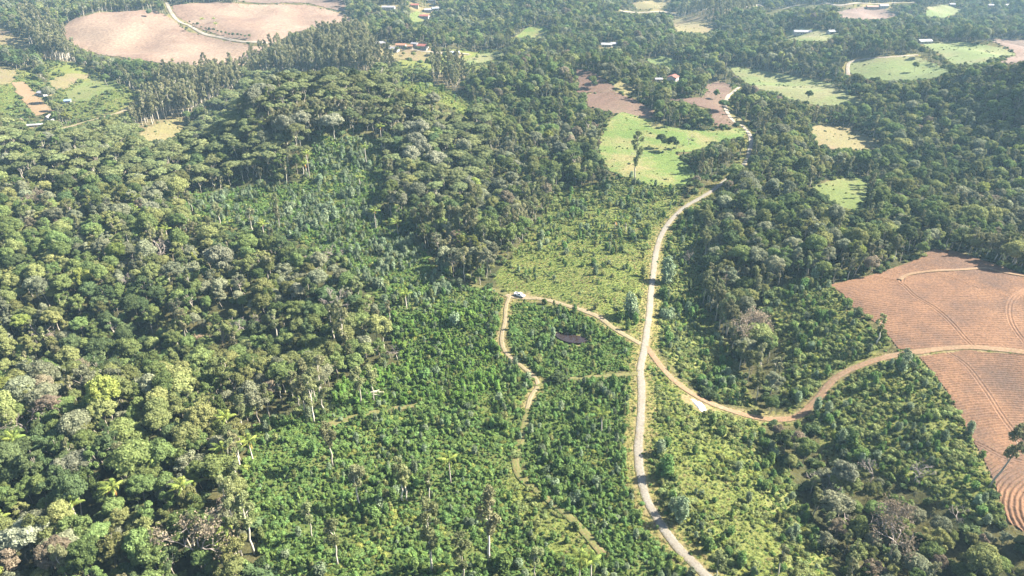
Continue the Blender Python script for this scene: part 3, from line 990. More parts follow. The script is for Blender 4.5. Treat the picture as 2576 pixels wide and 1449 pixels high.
# ------------------------------------------------------------------ roads and tracks
for i, (name, pts, wd, colk, label, cat) in enumerate(ROADS):
    line = ROAD_PTS[i]
    far = line[:, 1] > 500
    T = np.gradient(line, axis=0)
    T /= np.linalg.norm(T, axis=1, keepdims=True) + 1e-9
    Nn = np.stack([-T[:, 1], T[:, 0]], 1)
    n = len(line)
    wob = 1 + 0.07 * np.sin(np.arange(n) * 0.19 + i) + 0.04 * np.sin(np.arange(n) * 0.71 + 2 * i) + 0.015 * rs.normal(size=n)
    wl, wr = wd / 2 * wob, wd / 2 * (1 + 0.07 * np.sin(np.arange(n) * 0.23 + 2 * i) + 0.04 * np.sin(np.arange(n) * 0.83 + i) + 0.015 * rs.normal(size=n))
    cols = np.linspace(-1, 1, 7)
    Vv = []
    for c in cols:
        w = np.where(c < 0, wl, wr) * c
        P = line + Nn * w[:, None]
        rut = -0.06 * math.exp(-((abs(c) - 0.5) / 0.2) ** 2) if i else 0.04 * (1 - c * c)
        Z = terrain(P[:, 0], P[:, 1]) + lift(P[:, 1]) * 1.15 + 0.16 + rut + (0.12 if colk == 'clay' and wd < 3 else 0) + 0.012 * i - (0.14 if abs(c) == 1 else 0)
        Vv.append(np.column_stack([P, Z]))
    Vv = np.stack(Vv, 1).reshape(-1, 3)
    I = np.arange(n * 7).reshape(n, 7)
    Qd = np.stack([I[:-1, :-1], I[:-1, 1:], I[1:, 1:], I[1:, :-1]], -1).reshape(-1, 4)
    me_ = mesh_np(name, Vv, Qd, ['soil_' + colk], True)
    at_ = me_.attributes.new('across', 'FLOAT', 'POINT')
    at_.data.foreach_set('value', np.tile(np.abs(cols), n).astype(np.float32))
    tag(link(name, me_), label, cat, kind='structure')

# ------------------------------------------------------------------ pond
m, N, L = new_mat('pond_water')
p = N.new('ShaderNodeBsdfPrincipled')
p.inputs['Base Color'].default_value = (0.024, 0.017, 0.016, 1)
p.inputs['Roughness'].default_value = 0.10
p.inputs['Specular IOR Level'].default_value = 0.3
geo = N.new('ShaderNodeNewGeometry')
bp = N.new('ShaderNodeBump')
bp.inputs['Distance'].default_value = 0.03
L.new(noise(N, L, geo.outputs['Position'], 2.5, 3), bp.inputs['Height'])
L.new(bp.outputs[0], p.inputs['Normal'])
L.new(p.outputs[0], N.new('ShaderNodeOutputMaterial').inputs[0])
pc = smooth_line(np.vstack([_pw, _pw[:1]]), 0.6)[:-1]
pz = POND[2] - 0.02
Vv = [(POND[0], POND[1], pz)] + [(x, y, pz) for x, y in pc]
tag(link('pond', mesh_np('pond', np.array(Vv), [(0, i + 1, (i + 1) % len(pc) + 1) for i in range(len(pc))], ['pond_water'])), 'small muddy brown pond among the young trees', 'pond', kind='structure')


# ------------------------------------------------------------------ plant shapes (each returns crown MB and trunk MB, base at origin)
def lobe_leaves(mb, centres, radii, n, size, rg, squash=0.85, low=-0.35, core=0.82, tilt=0.75):
    centres, radii = np.asarray(centres, float), np.asarray(radii, float)
    w = radii ** 2
    cnt = np.maximum(6, (n * w / w.sum()).astype(int))
    for c, r, k in zip(centres, radii, cnt):
        if core:
            Vc, Fc = ICO0 if r < 0.7 else ICO1
            jit = 1 + rg.normal(size=(len(Vc), 1)) * 0.10
            mb.add(c + Vc * jit * np.array([1, 1, squash]) * r * core, Fc)
        D = rg.normal(size=(k * 2, 3))
        D /= np.linalg.norm(D, axis=1, keepdims=True)
        D = D[D[:, 2] > low][:k]
        rr = r * rg.uniform(0.78, 1.12, (len(D), 1))
        C = c + D * rr * np.array([1, 1, squash])
        mb.leaves(C, D + rg.normal(size=D.shape) * tilt * 0.6 + np.array([0, 0, 0.25]), size, size * 0.62, rg)


def limbs(tr, base, h, targets, r0, rg, n=6, wig=0.25):
    pts = [np.array(base, float)]
    k = 4
    top = np.array([rg.normal() * 0.4, rg.normal() * 0.4, h])
    for i in range(1, k + 1):
        pts.append(pts[0] + (top - pts[0]) * i / k + rg.normal(size=3) * np.array([wig, wig, 0.1]))
    tr.tube(pts, [r0 * (1.25 if i == 0 else 1 - 0.45 * i / k) for i in range(k + 1)], n)
    for t in targets:
        a = pts[-1] if rg.rand() < 0.6 else pts[-2]
        midp = 0.5 * (a + t) + rg.normal(size=3) * 0.35 + np.array([0, 0, 0.15])
        tr.tube([a, midp, t], [r0 * 0.5, r0 * 0.34, r0 * 0.14], 5)


def broadleaf(seed, R=4.0, H=11.0, Hc=6.0, nl=15, nleaf=1700, size=0.31, lump=0.40, r0=0.22):
    nleaf = int(nleaf * 1.55)
    rg = np.random.RandomState(seed)
    cr, tr = MB(), MB()
    C, Rr = [], []
    for i in range(nl):
        t = (i + 0.5) / nl
        z = 1 - 1.35 * t
        ph = i * 2.39996 + rg.uniform(-0.5, 0.5)
        rho = math.sqrt(max(0.0, 1 - min(1, abs(z)) ** 2))
        d = rg.uniform(0.50, 0.78)
        C.append((R * rho * math.cos(ph) * d, R * rho * math.sin(ph) * d, H - Hc / 2 + Hc / 2 * z * rg.uniform(0.65, 0.95)))
        Rr.append(R * lump * rg.uniform(0.72, 1.25))
    lobe_leaves(cr, C, Rr, nleaf, size, rg, 0.78)
    top = [np.array(c) for c in C[::3]]
    limbs(tr, (0, 0, -1.0), H - Hc * 0.8, top, r0, rg)
    return cr, tr


def ragged(seed, R=3.6, H=12.0, Hc=7.0, nl=24, nleaf=2100, size=0.30, small=0.16, big=0.32, r0=0.2):
    """an open, uneven crown: leaf sprays of many sizes at the ends of visible limbs."""
    rg = np.random.RandomState(seed)
    cr, tr = MB(), MB()
    C, Rr = [], []
    for i in range(nl):
        D = rg.normal(size=3)
        D /= np.linalg.norm(D)
        q = rg.uniform(0.35, 1.0)
        C.append((R * D[0] * q, R * D[1] * q, H - Hc / 2 + Hc / 2 * D[2] * q * 0.95))
        Rr.append(R * rg.uniform(small, big))
    lobe_leaves(cr, C, Rr, nleaf, size, rg, 0.72, low=-0.5, core=0.62, tilt=1.1)
    limbs(tr, (0, 0, -1.0), H - Hc * 0.75, [np.array(c) for c in C[::2]], r0, rg, 6, 0.35)
    return cr, tr


def flat_top(seed, R=4.2, H=12.5, nl=17, nleaf=1700):
    rg = np.random.RandomState(seed)
    cr, tr = MB(), MB()
    C, Rr = [], []
    for i in range(nl):
        r = R * math.sqrt((i + 0.5) / nl) * 0.9
        ph = i * 2.39996 + rg.uniform(-0.3, 0.3)
        C.append((r * math.cos(ph), r * math.sin(ph), H - 0.9 - 1.7 * (r / R) ** 2 + rg.uniform(-0.4, 0.4)))
        Rr.append(R * 0.30 * rg.uniform(0.8, 1.25))
    lobe_leaves(cr, C, Rr, int(nleaf * 1.4), 0.29, rg, 0.55, low=-0.15)
    limbs(tr, (0, 0, -1), H * 0.55, [np.array(c) - (0, 0, 0.3) for c in C[::2]], 0.20, rg, 6, 0.4)
    return cr, tr


def eucalyptus(seed, H=24.0, R=2.6, lo=0.42, nl=20, nleaf=1100, r0=0.33, size=0.42):
    rg = np.random.RandomState(seed)
    cr, tr = MB(), MB()
    pts = [np.array((0, 0, -1.0))]
    lean = rg.normal(size=2) * 0.5
    for i in range(1, 8):
        pts.append(np.array((lean[0] * i / 7 + rg.normal() * 0.18, lean[1] * i / 7 + rg.normal() * 0.18, H * 0.97 * i / 7)))
    tr.tube(pts, [r0 * 1.2, r0, r0 * 0.9, r0 * 0.8, r0 * 0.66, r0 * 0.5, r0 * 0.34, r0 * 0.12], 7)
    C, Rr = [], []
    for i in range(nl):
        t = lo + (1 - lo) * (i + rg.uniform(0, 0.9)) / nl
        prof = math.sin(math.pi * min(1, (1 - t) / (1 - lo) * 0.85 + 0.12)) ** 0.7
        ph = rg.uniform(0, 2 * math.pi)
        r = R * prof * rg.uniform(0.25, 0.95)
        c = np.array((r * math.cos(ph), r * math.sin(ph), H * t))
        C.append(c)
        Rr.append(rg.uniform(0.7, 1.25) * R * 0.36)
        b = pts[int(min(6, t * 7))].copy()
        tr.tube([b, 0.5 * (b + c) + (0, 0, -0.1), c], [r0 * 0.28, r0 * 0.2, r0 * 0.1], 4)
    lobe_leaves(cr, C, Rr, nleaf, size, rg, 1.15, low=-0.9, core=0.45, tilt=1.3)
    return cr, tr


def bare(seed, H=9.0, spread=0.55, depth=5, r0=0.22, leafy=0, lsize=0.25):
    rg = np.random.RandomState(seed)
    tr, br, lv = MB(), MB(), MB()
    tips = []

    def grow(p, d, ln, r, k):
        q = p + d * ln * 0.55 + rg.normal(size=3) * ln * 0.06
        e = p + d * ln + rg.normal(size=3) * ln * 0.08
        (tr if k == 0 else br).tube([p, q, e], [r, r * 0.82, r * 0.66], 6 if k < 2 else 3)
        if k >= depth:
            tips.append(e)
            return
        for j in range(3 if k < 2 else rg.randint(2, 4)):
            nd = d + rg.normal(size=3) * spread * (0.8 if k else 0.7) + np.array([0, 0, 0.12])
            nd /= np.linalg.norm(nd)
            grow(e, nd, ln * rg.uniform(0.58, 0.82), max(r * 0.62, 0.035), k + 1)
    grow(np.array((0, 0, -0.6)), np.array((rg.normal() * 0.08, rg.normal() * 0.08, 1.0)), H * 0.36, r0, 0)
    if leafy:
        T = np.array(tips)
        C = T[rg.randint(0, len(T), leafy)] + rg.normal(size=(leafy, 3)) * 0.45
        lv.leaves(C, rg.normal(size=C.shape) + (0, 0, 0.8), lsize, lsize * 0.6, rg)
    return br, tr, lv


def sapling(seed, H=3.6, R=0.95, n=210, size=0.26, full=0.0):
    rg = np.random.RandomState(seed)
    cr, tr = MB(), MB()
    t = rg.beta(1.3, 1.25, n) * 0.94 + 0.04
    prof = (np.sin(np.pi * np.clip((1 - t) * 0.80 + 0.10 + full, 0, 1))) ** 0.8
    ph = rg.uniform(0, 2 * np.pi, n)
    lob = 1 + 0.25 * np.sin(ph * 3 + seed) * np.sin(t * 9 + seed)
    r = R * prof * lob * np.sqrt(rg.uniform(0.3, 1.05, n))
    C = np.stack([r * np.cos(ph), r * np.sin(ph), H * t], 1)
    Nn = np.stack([np.cos(ph), np.sin(ph), 0.35 + 0.8 * t], 1) + rg.normal(size=(n, 3)) * 0.45
    cr.leaves(C, Nn, size * 1.15, size * 0.6, rg, 0.35)
    Vc, Fc = ICO1
    z = (Vc[:, 2] + 1) / 2
    pr = np.sin(np.pi * np.clip((1 - z) * 0.80 + 0.10 + full, 0, 1)) ** 0.8
    hor = Vc[:, :2] / (np.linalg.norm(Vc[:, :2], axis=1, keepdims=True) + 1e-6)
    cr.add(np.column_stack([hor * (R * 0.6 * pr * np.linalg.norm(Vc[:, :2], axis=1))[:, None], z * H * 0.86 + 0.1]), Fc)
    tr.tube([(0, 0, -0.3), (0, 0, H * 0.5), (0, 0, H * 0.9)], [0.05, 0.04, 0.015], 5)
    return cr, tr


def shrub(seed, R=1.1, H=1.3, n=170, size=0.2, nl=6):
    rg = np.random.RandomState(seed)
    cr = MB()
    C, Rr = [], []
    for i in range(nl):
        a = rg.uniform(0, 6.28)
        r = R * rg.uniform(0, 0.75)
        C.append((r * math.cos(a), r * math.sin(a), H * rg.uniform(0.25, 0.62)))
        Rr.append(R * rg.uniform(0.35, 0.6))
    lobe_leaves(cr, C, Rr, n, size, rg, 0.9 * H / max(R, 0.3) * 0.8, low=-0.2, core=0.8)
    return cr


def tuft(seed, h=0.55, n=26, spread=0.6):
    rg = np.random.RandomState(seed)
    mb = MB()
    for i in range(n):
        a = rg.uniform(0, 6.28)
        b = np.array((rg.normal() * spread * 0.5, rg.normal() * spread * 0.5, -0.05))
        d = np.array((math.cos(a), math.sin(a), 0))
        s = np.array((-d[1], d[0], 0)) * rg.uniform(0.05, 0.11)
        hh = h * rg.uniform(0.55, 1.2)
        m_ = b + d * hh * 0.22 + (0, 0, hh * 0.65)
        e = b + d * hh * 0.62 + (0, 0, hh * 0.9)
        mb.add([b - s, b + s, m_ + s * 0.8, m_ - s * 0.8, e], [(0, 1, 2, 3), (3, 2, 4)])
    return mb


def frond(seed, az, el, length, wind=(-1.0, 0.15)):
    """one feather leaf: a bent rib with hanging leaflets, pushed by the wind."""
    rg = np.random.RandomState(seed)
    mb = MB()
    n = 13
    d = np.array((math.cos(az) * math.cos(el), math.sin(az) * math.cos(el), math.sin(el)))
    p = np.zeros(3)
    P = [p.copy()]
    for i in range(n):
        t = i / n
        dd = d + np.array((wind[0] * 0.75 * t, wind[1] * 0.75 * t, -1.35 * t * t - 0.1))
        dd /= np.linalg.norm(dd)
        p = p + dd * length / n
        P.append(p.copy())
    P = np.array(P)
    mb.tube(P, np.linspace(0.05, 0.012, len(P)), 3)
    for i in range(1, n + 1):
        t = i / n
        ax = P[i] - P[i - 1]
        ax /= np.linalg.norm(ax)
        sd = np.cross(ax, (0, 0, 1))
        sd /= np.linalg.norm(sd) + 1e-6
        ll = length * 0.26 * math.sin(math.pi * (0.15 + 0.78 * t))
        for s in (-1, 1):
            for q in (0.0, 0.5):
                b = P[i - 1] + (P[i] - P[i - 1]) * q
                dv = sd * s * rg.uniform(0.6, 1.0) + ax * 0.7 + np.array((wind[0] * 0.35, 0, -0.45 - 0.3 * rg.rand()))
                dv /= np.linalg.norm(dv)
                w = ax * 0.085
                e = b + dv * ll
                mb.add([b - w, b + w, b + dv * ll * 0.6 + w * 0.8 + (0, 0, 0.05), e, b + dv * ll * 0.6 - w * 0.8 + (0, 0, 0.05)], [(0, 1, 2, 4), (4, 2, 3)])
    return mb


# ------------------------------------------------------------------ shape library (shared mesh data)
def joined(name, cr, tr, lm, bm):
    V = np.vstack([cr.V(), tr.V()]) if tr is not None and tr.n else cr.V()
    F = cr.f + ([tuple(i + cr.n for i in f) for f in tr.f] if tr is not None else [])
    idx = [0] * len(cr.f) + [1] * (len(F) - len(cr.f))
    return mesh_np(name, V, F, [lm, bm], False, idx)


BROAD = [broadleaf(101, 4.2, 11, 6.2, 16, 1900), broadleaf(102, 3.6, 12.5, 7.5, 15, 1800), broadleaf(103, 4.8, 10.5, 5.2, 18, 2100, lump=0.36),
         broadleaf(104, 3.2, 9.5, 5.5, 12, 1500, lump=0.46), broadleaf(105, 4.4, 13, 7.0, 22, 2100, lump=0.31), broadleaf(106, 2.8, 8.0, 5.0, 10, 1200, lump=0.5),
         ragged(107), ragged(108, 3.0, 13.5, 8.5, 26), ragged(109, 4.3, 11.0, 5.5, 30, 2300, 0.28, 0.13, 0.27), ragged(110, 2.1, 11.5, 8.5, 20, 1700, 0.28, 0.28, 0.45)]
FLATS = [flat_top(201), flat_top(202, 3.6, 13.5, 14, 1500), flat_top(203, 4.8, 11.5, 20, 1900)]
EUCS = [eucalyptus(301), eucalyptus(302, 27, 2.9, 0.35, 24, 1500), eucalyptus(303, 21, 2.3, 0.5, 16, 1000), eucalyptus(304, 24, 3.4, 0.55, 18, 1300)]
SAPS = [sapling(401), sapling(402, 4.4, 1.0, 240), sapling(403, 2.8, 0.85, 180), sapling(404, 3.4, 1.25, 240, 0.28, 0.05)]
SHRUBS = [shrub(501), shrub(502, 1.4, 1.0, 200), shrub(503, 0.9, 1.7, 160), shrub(504, 1.7, 1.9, 260, 0.24, 8)]
VINES = [shrub(511, 1.5, 3.2, 300, 0.24, 9), shrub(512, 1.1, 4.2, 280, 0.22, 9)]
TUFTS = [tuft(601), tuft(602, 0.75, 30, 0.8), tuft(603, 0.4, 30, 1.0)]

PARTS = {}      # (family, shape, colour) -> (crown mesh, trunk mesh)
WHOLE = {}


def parts(fam, lib, i, col, bark):
    k = (fam, i, col, bark)
    if k not in PARTS:
        cr, tr = lib[i]
        PARTS[k] = (cr.mesh(fam + '_crown', ['leaf_' + col]), tr.mesh(fam + '_trunk', [bark], True))
    return PARTS[k]


def whole(fam, lib, i, col, bark):
    k = (fam, i, col, bark)
    if k not in WHOLE:
        cr, tr = lib[i] if isinstance(lib[i], tuple) else (lib[i], None)
        me_ = joined(fam, cr, tr, 'leaf_' + col, bark)
        WHOLE[k] = bpy.data.objects.new('%s_shape_%03d' % (fam, len(WHOLE)), me_)
    return WHOLE[k]


def gn_scatter(name, pts, rot, scl, idx, shapes, label, cat):
    """ONE stuff object: countless small plants, instanced on points by geometry nodes."""
    me_ = bpy.data.meshes.new(name)
    me_.vertices.add(len(pts))
    me_.vertices.foreach_set('co', np.asarray(pts, np.float32).ravel())
    for nm, tp, dat in (('rotz', 'FLOAT', rot), ('size', 'FLOAT_VECTOR', np.asarray(scl)[:, None] * rs.uniform(0.82, 1.2, (len(pts), 3))), ('tilt', 'FLOAT_VECTOR', rs.normal(size=(len(pts), 3)) * (0.07, 0.07, 0))):
        a = me_.attributes.new(nm, tp, 'POINT')
        a.data.foreach_set('vector' if tp == 'FLOAT_VECTOR' else 'value', np.asarray(dat, np.float32).ravel())
    me_.attributes.new('pick', 'INT', 'POINT')
    me_.update()
    o = link(name, me_)
    lib = bpy.data.collections.new(name + '_shapes')
    order = sorted(range(len(shapes)), key=lambda i: shapes[i].name)
    for s in shapes:
        lib.objects.link(s)
    remap = {k: j for j, k in enumerate(order)}
    me_.attributes['pick'].data.foreach_set('value', np.array([remap[int(i)] for i in idx], np.int32))
    ng = bpy.data.node_groups.new(name + '_nodes', 'GeometryNodeTree')
    ng.interface.new_socket('Geometry', in_out='INPUT', socket_type='NodeSocketGeometry')
    ng.interface.new_socket('Geometry', in_out='OUTPUT', socket_type='NodeSocketGeometry')
    N, L = ng.nodes, ng.links
    gi, go = N.new('NodeGroupInput'), N.new('NodeGroupOutput')
    ci = N.new('GeometryNodeCollectionInfo')
    ci.inputs['Collection'].default_value = lib
    ci.inputs['Separate Children'].default_value = True
    ci.inputs['Reset Children'].default_value = True
    ip = N.new('GeometryNodeInstanceOnPoints')
    ip.inputs['Pick Instance'].default_value = True

    def attr(nm, tp):
        n = N.new('GeometryNodeInputNamedAttribute')
        n.data_type = tp
        n.inputs['Name'].default_value = nm
        return n.outputs['Attribute']
    cx = N.new('ShaderNodeCombineXYZ')
    L.new(attr('rotz', 'FLOAT'), cx.inputs[2])
    L.new(gi.outputs[0], ip.inputs['Points'])
    L.new(ci.outputs[0], ip.inputs['Instance'])
    L.new(attr('pick', 'INT'), ip.inputs['Instance Index'])
    va = N.new('ShaderNodeVectorMath')
    L.new(cx.outputs[0], va.inputs[0])
    L.new(attr('tilt', 'FLOAT_VECTOR'), va.inputs[1])
    L.new(va.outputs[0], ip.inputs['Rotation'])
    L.new(attr('size', 'FLOAT_VECTOR'), ip.inputs['Scale'])
    L.new(ip.outputs[0], go.inputs[0])
    md = o.modifiers.new('scatter', 'NODES')
    md.node_group = ng
    return tag(o, label, cat, kind='stuff')


# ------------------------------------------------------------------ scatter positions
def jgrid(x0, x1, y0, y1, s, jit=0.42):
    nx_, ny_ = int((x1 - x0) / s), int((y1 - y0) / s)
    X, Y = np.meshgrid(x0 + (np.arange(nx_) + 0.5) * s, y0 + (np.arange(ny_) + 0.5) * s)
    X = X + (np.arange(ny_)[:, None] % 2) * s * 0.5
    X = X + rs.uniform(-jit, jit, X.shape) * s
    Y = Y + rs.uniform(-jit, jit, Y.shape) * s
    return X.ravel(), Y.ravel()


def in_view(X, Y, mu=800, mv=420):
    u, v, dep = project(X, Y, terrain(X, Y) + 5)
    return (u > -mu) & (u < 2576 + mu) & (v > -60) & (v < 1449 + mv)


def low_noise(X, Y, L, seed):
    r = np.random.RandomState(seed)
    s = 0
    for i in range(5):
        k = 2 * math.pi / (L * (0.6 + 0.25 * i))
        th = r.uniform(0, 6.28)
        s = s + np.sin(k * (X * math.cos(th) + Y * math.sin(th)) + r.uniform(0, 6.28) + 1.2 * np.sin(k * 0.7 * (Y * math.cos(th) - X * math.sin(th)) + r.uniform(0, 6.28)))
    return s / 2.2


PLACE = {
    'ul': 'in the wood at the lower left corner',
}
MARKS = [((120, 1380), 'at the lower left corner'), ((430, 1380), 'at the bottom edge among the palms'), ((760, 1420), 'at the bottom edge left of centre'), ((1080, 1430), 'at the bottom edge near the tall eucalyptus'),
         ((130, 1150), 'in the lower left wood'), ((420, 1120), 'in the lower left wood just above the palms'), ((150, 960), 'on the bank in front of the dark gully'), ((450, 960), 'beside the dark gully'),
         ((720, 960), 'in the wood left of the young plantation'), ((150, 780), 'on the slope behind the dark gully'), ((450, 780), 'on the left forest slope'), ((780, 780), 'at the forest edge above the bare trunks'),
         ((2250, 1400), 'at the bottom edge below the ridged field'), ((2000, 1400), 'at the lower right beside the gully'), ((1830, 900), 'in the ravine inside the track loop'), ((2500, 1420), 'at the lower right corner'),
         ((2100, 1200), 'in the gully below the track loop'), ((1850, 650), 'on the ravine edge right of the road'), ((1500, 1420), 'beside the bottom of the road'),
         ((1950, 1130), 'below the bend of the dirt track'), ((2200, 600), 'in the wood above the upper field'), ((200, 420), 'on the upper left ridge'), ((800, 260), 'on the wooded knoll'), ((1100, 420), 'on the right shoulder of the knoll'), ((550, 520), 'above the pale clearing on the left')]
MKA = np.array([m_[0] for m_ in MARKS], float)


def where(u, v):
    d = ((MKA - (u, v)) ** 2).sum(1)
    return MARKS[int(np.argmin(d))][1]


LMS = [('tallest lower left palm', 470, 1250), ('leaning palm at the left edge', 43, 1380), ('big silvery lower left tree', 90, 1350), ('bushy bottom edge eucalyptus', 1087, 1340), ('white stemmed eucalyptus', 1232, 1320), ('brown twiggy round tree', 505, 1370), ('bright palm in the left wood', 60, 1130),
       ('pair of silvery trees', 195, 1180), ('white limbed bare tree', 67, 1060), ('rust crowned gully tree', 500, 870), ('dark left gully', 250, 880), ('small rust crowned tree', 807, 885), ('curved pale trunk', 790, 1000), ('big pale yellowish tree', 870, 830), ('bare tree on the gully bank', 125, 830), ('dry grey forest tree', 617, 820),
       ('lower end of the road', 1740, 1420), ('lower right bare tree', 2149, 1300), ('big round brown tree', 2230, 1330), ('ridged field corner', 2500, 1300), ('bend of the dirt track', 1950, 1055), ('white powder heap', 1757, 1018), ('silvery tree in the right gully', 2110, 1215), ('ravine white stems', 1810, 800), ('paired palms by the road', 1470, 1420),
       ('upper field corner', 2100, 715), ('upright silvery forest tree', 552, 680), ('tangled bare trees', 395, 650), ('slim flat crowned plantation tree', 786, 1320), ('palm at the wood edge', 582, 1080), ('lower left corner', 10, 1440), ('pale bank tree', 82, 930), ('wood edge stems', 690, 1010), ('leaning field eucalyptus', 2500, 1180),
       ('palm in the upper clearing', 922, 390), ('tall knoll palm', 961, 340), ('silvery cluster on the knoll', 1050, 370), ('silvery tree on the left ridge', 187, 410), ('leftmost silvery ridge tree', 30, 410), ('silvery clearing edge trees', 750, 310), ('knoll top', 850, 215), ('dark flank of the knoll', 540, 290), ('grassy hump', 1150, 260),
       ('left slope clearing', 550, 500), ('long white shelter', 85, 325), ('small white hut', 125, 300), ('paired clearing palms', 775, 410), ('row of pale trunked eucalyptus', 1120, 540), ('lowest silvery knoll tree', 1040, 420), ('middle of the left ridge', 330, 420), ('lone plantation palm', 1132, 1190), ('twin vine clad trunks', 1017, 1210), ('palm of the dense plot', 1511, 1060), ('fork of the sandy track', 1352, 972), ('muddy pond', 1435, 850), ('road junction', 1618, 870), ('road below the junction', 1606, 1130), ('road bend near the bottom', 1640, 1280),
       ('pale tan field', 560, 160), ('village', 1000, 125), ('valley lawn', 235, 225), ('red roofed valley cabin', 375, 228), ('dry valley clearing', 410, 325), ('leftmost village house', 957, 108), ('curved pale lane', 470, 65), ('orange earth yard', 80, 250), ('dense plot by the road', 1480, 1250), ('lower plantation eucalyptus', 904, 1230), ('grassy lower strip', 1360, 1290), ('right slope bushes', 1760, 1180)]
LMA = np.array([(a_[1], a_[2]) for a_ in LMS], float)


def beside(u, v, far=None):
    d = ((LMA - (u, v)) ** 2 * (1, 2.2)).sum(1)
    j = int(np.argmin(d))
    du, dv = u - LMA[j, 0], v - LMA[j, 1]
    w = ('right of' if du > 0 else 'left of') if abs(du) > abs(dv) * 1.3 else ('in front of' if dv > 0 else 'behind')
    return '%s the %s' % (w, LMS[j][0]), math.sqrt(d[j])


def settle_labels(rows):
    """rows of (object, label, distance): pairs become nearer / farther, triples nearest / middle / farthest."""
    by = {}
    for r in rows:
        by.setdefault(r[1], []).append(r)
    for lb, rr in by.items():
        rr.sort(key=lambda r: r[2])
        words_ = {1: [''], 2: ['nearer ', 'farther '], 3: ['nearest ', 'middle ', 'farthest ']}.get(len(rr), ['nearest '] + [w_ + ' nearest ' for w_ in 'second third fourth fifth sixth seventh eighth ninth tenth eleventh twelfth thirteenth fourteenth fifteenth sixteenth seventeenth eighteenth nineteenth twentieth twenty-first twenty-second twenty-third twenty-fourth'.split()])
        words_ = words_ if len(rr) <= len(words_) else None
        for i, r in enumerate(rr):
            r[0]['label'] = (words_[i] if words_ else '') + lb


COLWORD = {'olive': 'olive green', 'mid': 'mid green', 'dark': 'dark green', 'yellow': 'yellow green', 'grey': 'grey green', 'brown': 'brownish'}
SHAPEWORD = ['lumpy round', 'tall oval', 'broad spreading', 'compact round', 'tall billowing', 'small dense', 'ragged open', 'tall ragged', 'loose feathery', 'narrow vine clad']


def plant_tree(name, x, y, s, rz, fam, lib, i, col, bark, label, cat, group, sz=None, rx=0, ry=0, shape_word=None):
    root = empty(name, (x, y, zt(x, y)), rz, (s * rnd.uniform(0.84, 1.2), s * rnd.uniform(0.84, 1.2), (sz or s) * rnd.uniform(0.88, 1.15)), rx + rnd.gauss(0, 0.05), ry + rnd.gauss(0, 0.05))
    cm, tm = parts(fam, lib, i, col, bark)
    link('crown', cm, root)
    link('trunk', tm, root)
    return tag(root, label, cat, group)


# reserve ground for hand-placed trees
def height_for(x, y, vt):
    z0 = zt(x, y)
    for h in np.arange(2, 45, 0.25):
        if project(x, y, z0 + h)[1] < vt:
            return float(h)
    return 30.0


# ---- forest
X, Y = jgrid(-1600, 1600, 70, 1980, 5.2)
k = in_view(X, Y)
X, Y = X[k], Y[k]
Zn = zone_at(X, Y)
keep = np.isin(Zn, (FOREST, FLAT)) & (rs.rand(len(X)) < 0.88)
# a few trees standing in the scrub zones
X, Y, Zn = X[keep], Y[keep], Zn[keep]
n = len(X)
flat = (Zn == FLAT) & (rs.rand(n) < 0.72)
shape = rs.choice(10, n, p=[.09, .10, .07, .10, .08, .14, .13, .12, .08, .09])
edge = np.zeros(n, bool)
for dx_, dy_ in ((0, -9), (7, -6), (-7, -6), (0, -14)):
    edge |= np.isin(zone_at(X + dx_, Y + dy_), (DENSE, BLUE, SPARSE, SCRUB, CLEAR, VERGE))
slim = (~flat) & (rs.rand(n) < np.where(edge, 0.42, 0.06))
cn = low_noise(X, Y, 90, 5) + rs.normal(size=n) * 0.9
cols = np.array(['dark', 'mid', 'olive', 'grey', 'brown', 'yellow'])
ci_ = np.digitize(cn, [-1.35, -0.1, 0.95, 2.0, 2.25])
u_, v_, dep_ = project(X, Y, terrain(X, Y) + 8)
# the deep green right-hand woods
dk = (u_ > 1850) & (v_ < 640) & (rs.rand(n) < 0.05)
ci_[dk] = np.minimum(ci_[dk], rs.randint(0, 2, dk.sum()))
scl = rs.uniform(0.55, 1.12, n) * np.where(rs.rand(n) < 0.14, 1.25, 1.0) * 1.05
scl = np.where(slim, rs.uniform(0.45, 0.68, n), scl)
fh = np.where(flat, np.array([12.5, 13.5, 11.5])[shape % 3], np.array([11, 12.5, 10.5, 9.5, 13, 8.0, 12, 13.5, 11, 11.5])[shape])
fh = np.where(slim, 24.0, fh)
cf = clear_fraction(X, Y, fh * scl, 4.0 * scl)
scl = scl * np.where(rs.rand(n) < 0.10, np.sqrt(cf), cf)
gone = scl < np.where(slim, 0.2, 0.30)
rot = rs.uniform(0, 6.28, n)
lr = (u_ > 1900) & (v_ > 1040)
ci_[lr] = rs.choice([1, 2, 3, 2, 4, 1, 3], lr.sum())
rv = (u_ > 1700) & (u_ <= 2000) & (v_ > 560) & (v_ < 1040)
ci_[rv] = rs.choice([1, 2, 2, 3, 0], rv.sum())
scl[lr] *= 0.78
dist = np.sqrt(X ** 2 + Y ** 2 + CAM_H ** 2)
vis = (u_ > 15) & (u_ < 2560) & (v_ > 10) & (v_ < 1440) & ~gone
order = np.argsort(dist / scl)
sel_f = [i for i in order if vis[i] and not flat[i] and not slim[i]][:295]
sel_s = [i for i in order if vis[i] and slim[i]][:200]
SLK = np.array([3, 2, 0, 3])
sel_t = [i for i in order if vis[i] and flat[i]][:220]
chosen = np.zeros(n, bool)
chosen[sel_f] = True
chosen[sel_t] = True
chosen[sel_s] = True
rows_ = []
for i in sel_f:
    c = cols[ci_[i]]
    bs, bd = beside(u_[i], v_[i])
    o = plant_tree('forest_tree', X[i], Y[i], scl[i], rot[i], 'forest_tree', BROAD, shape[i], c, 'bark_grey',
               '', 'tree', 'forest trees')
    rows_.append((o, '%s %s tree %s' % (COLWORD[c], SHAPEWORD[shape[i]], bs), bd))
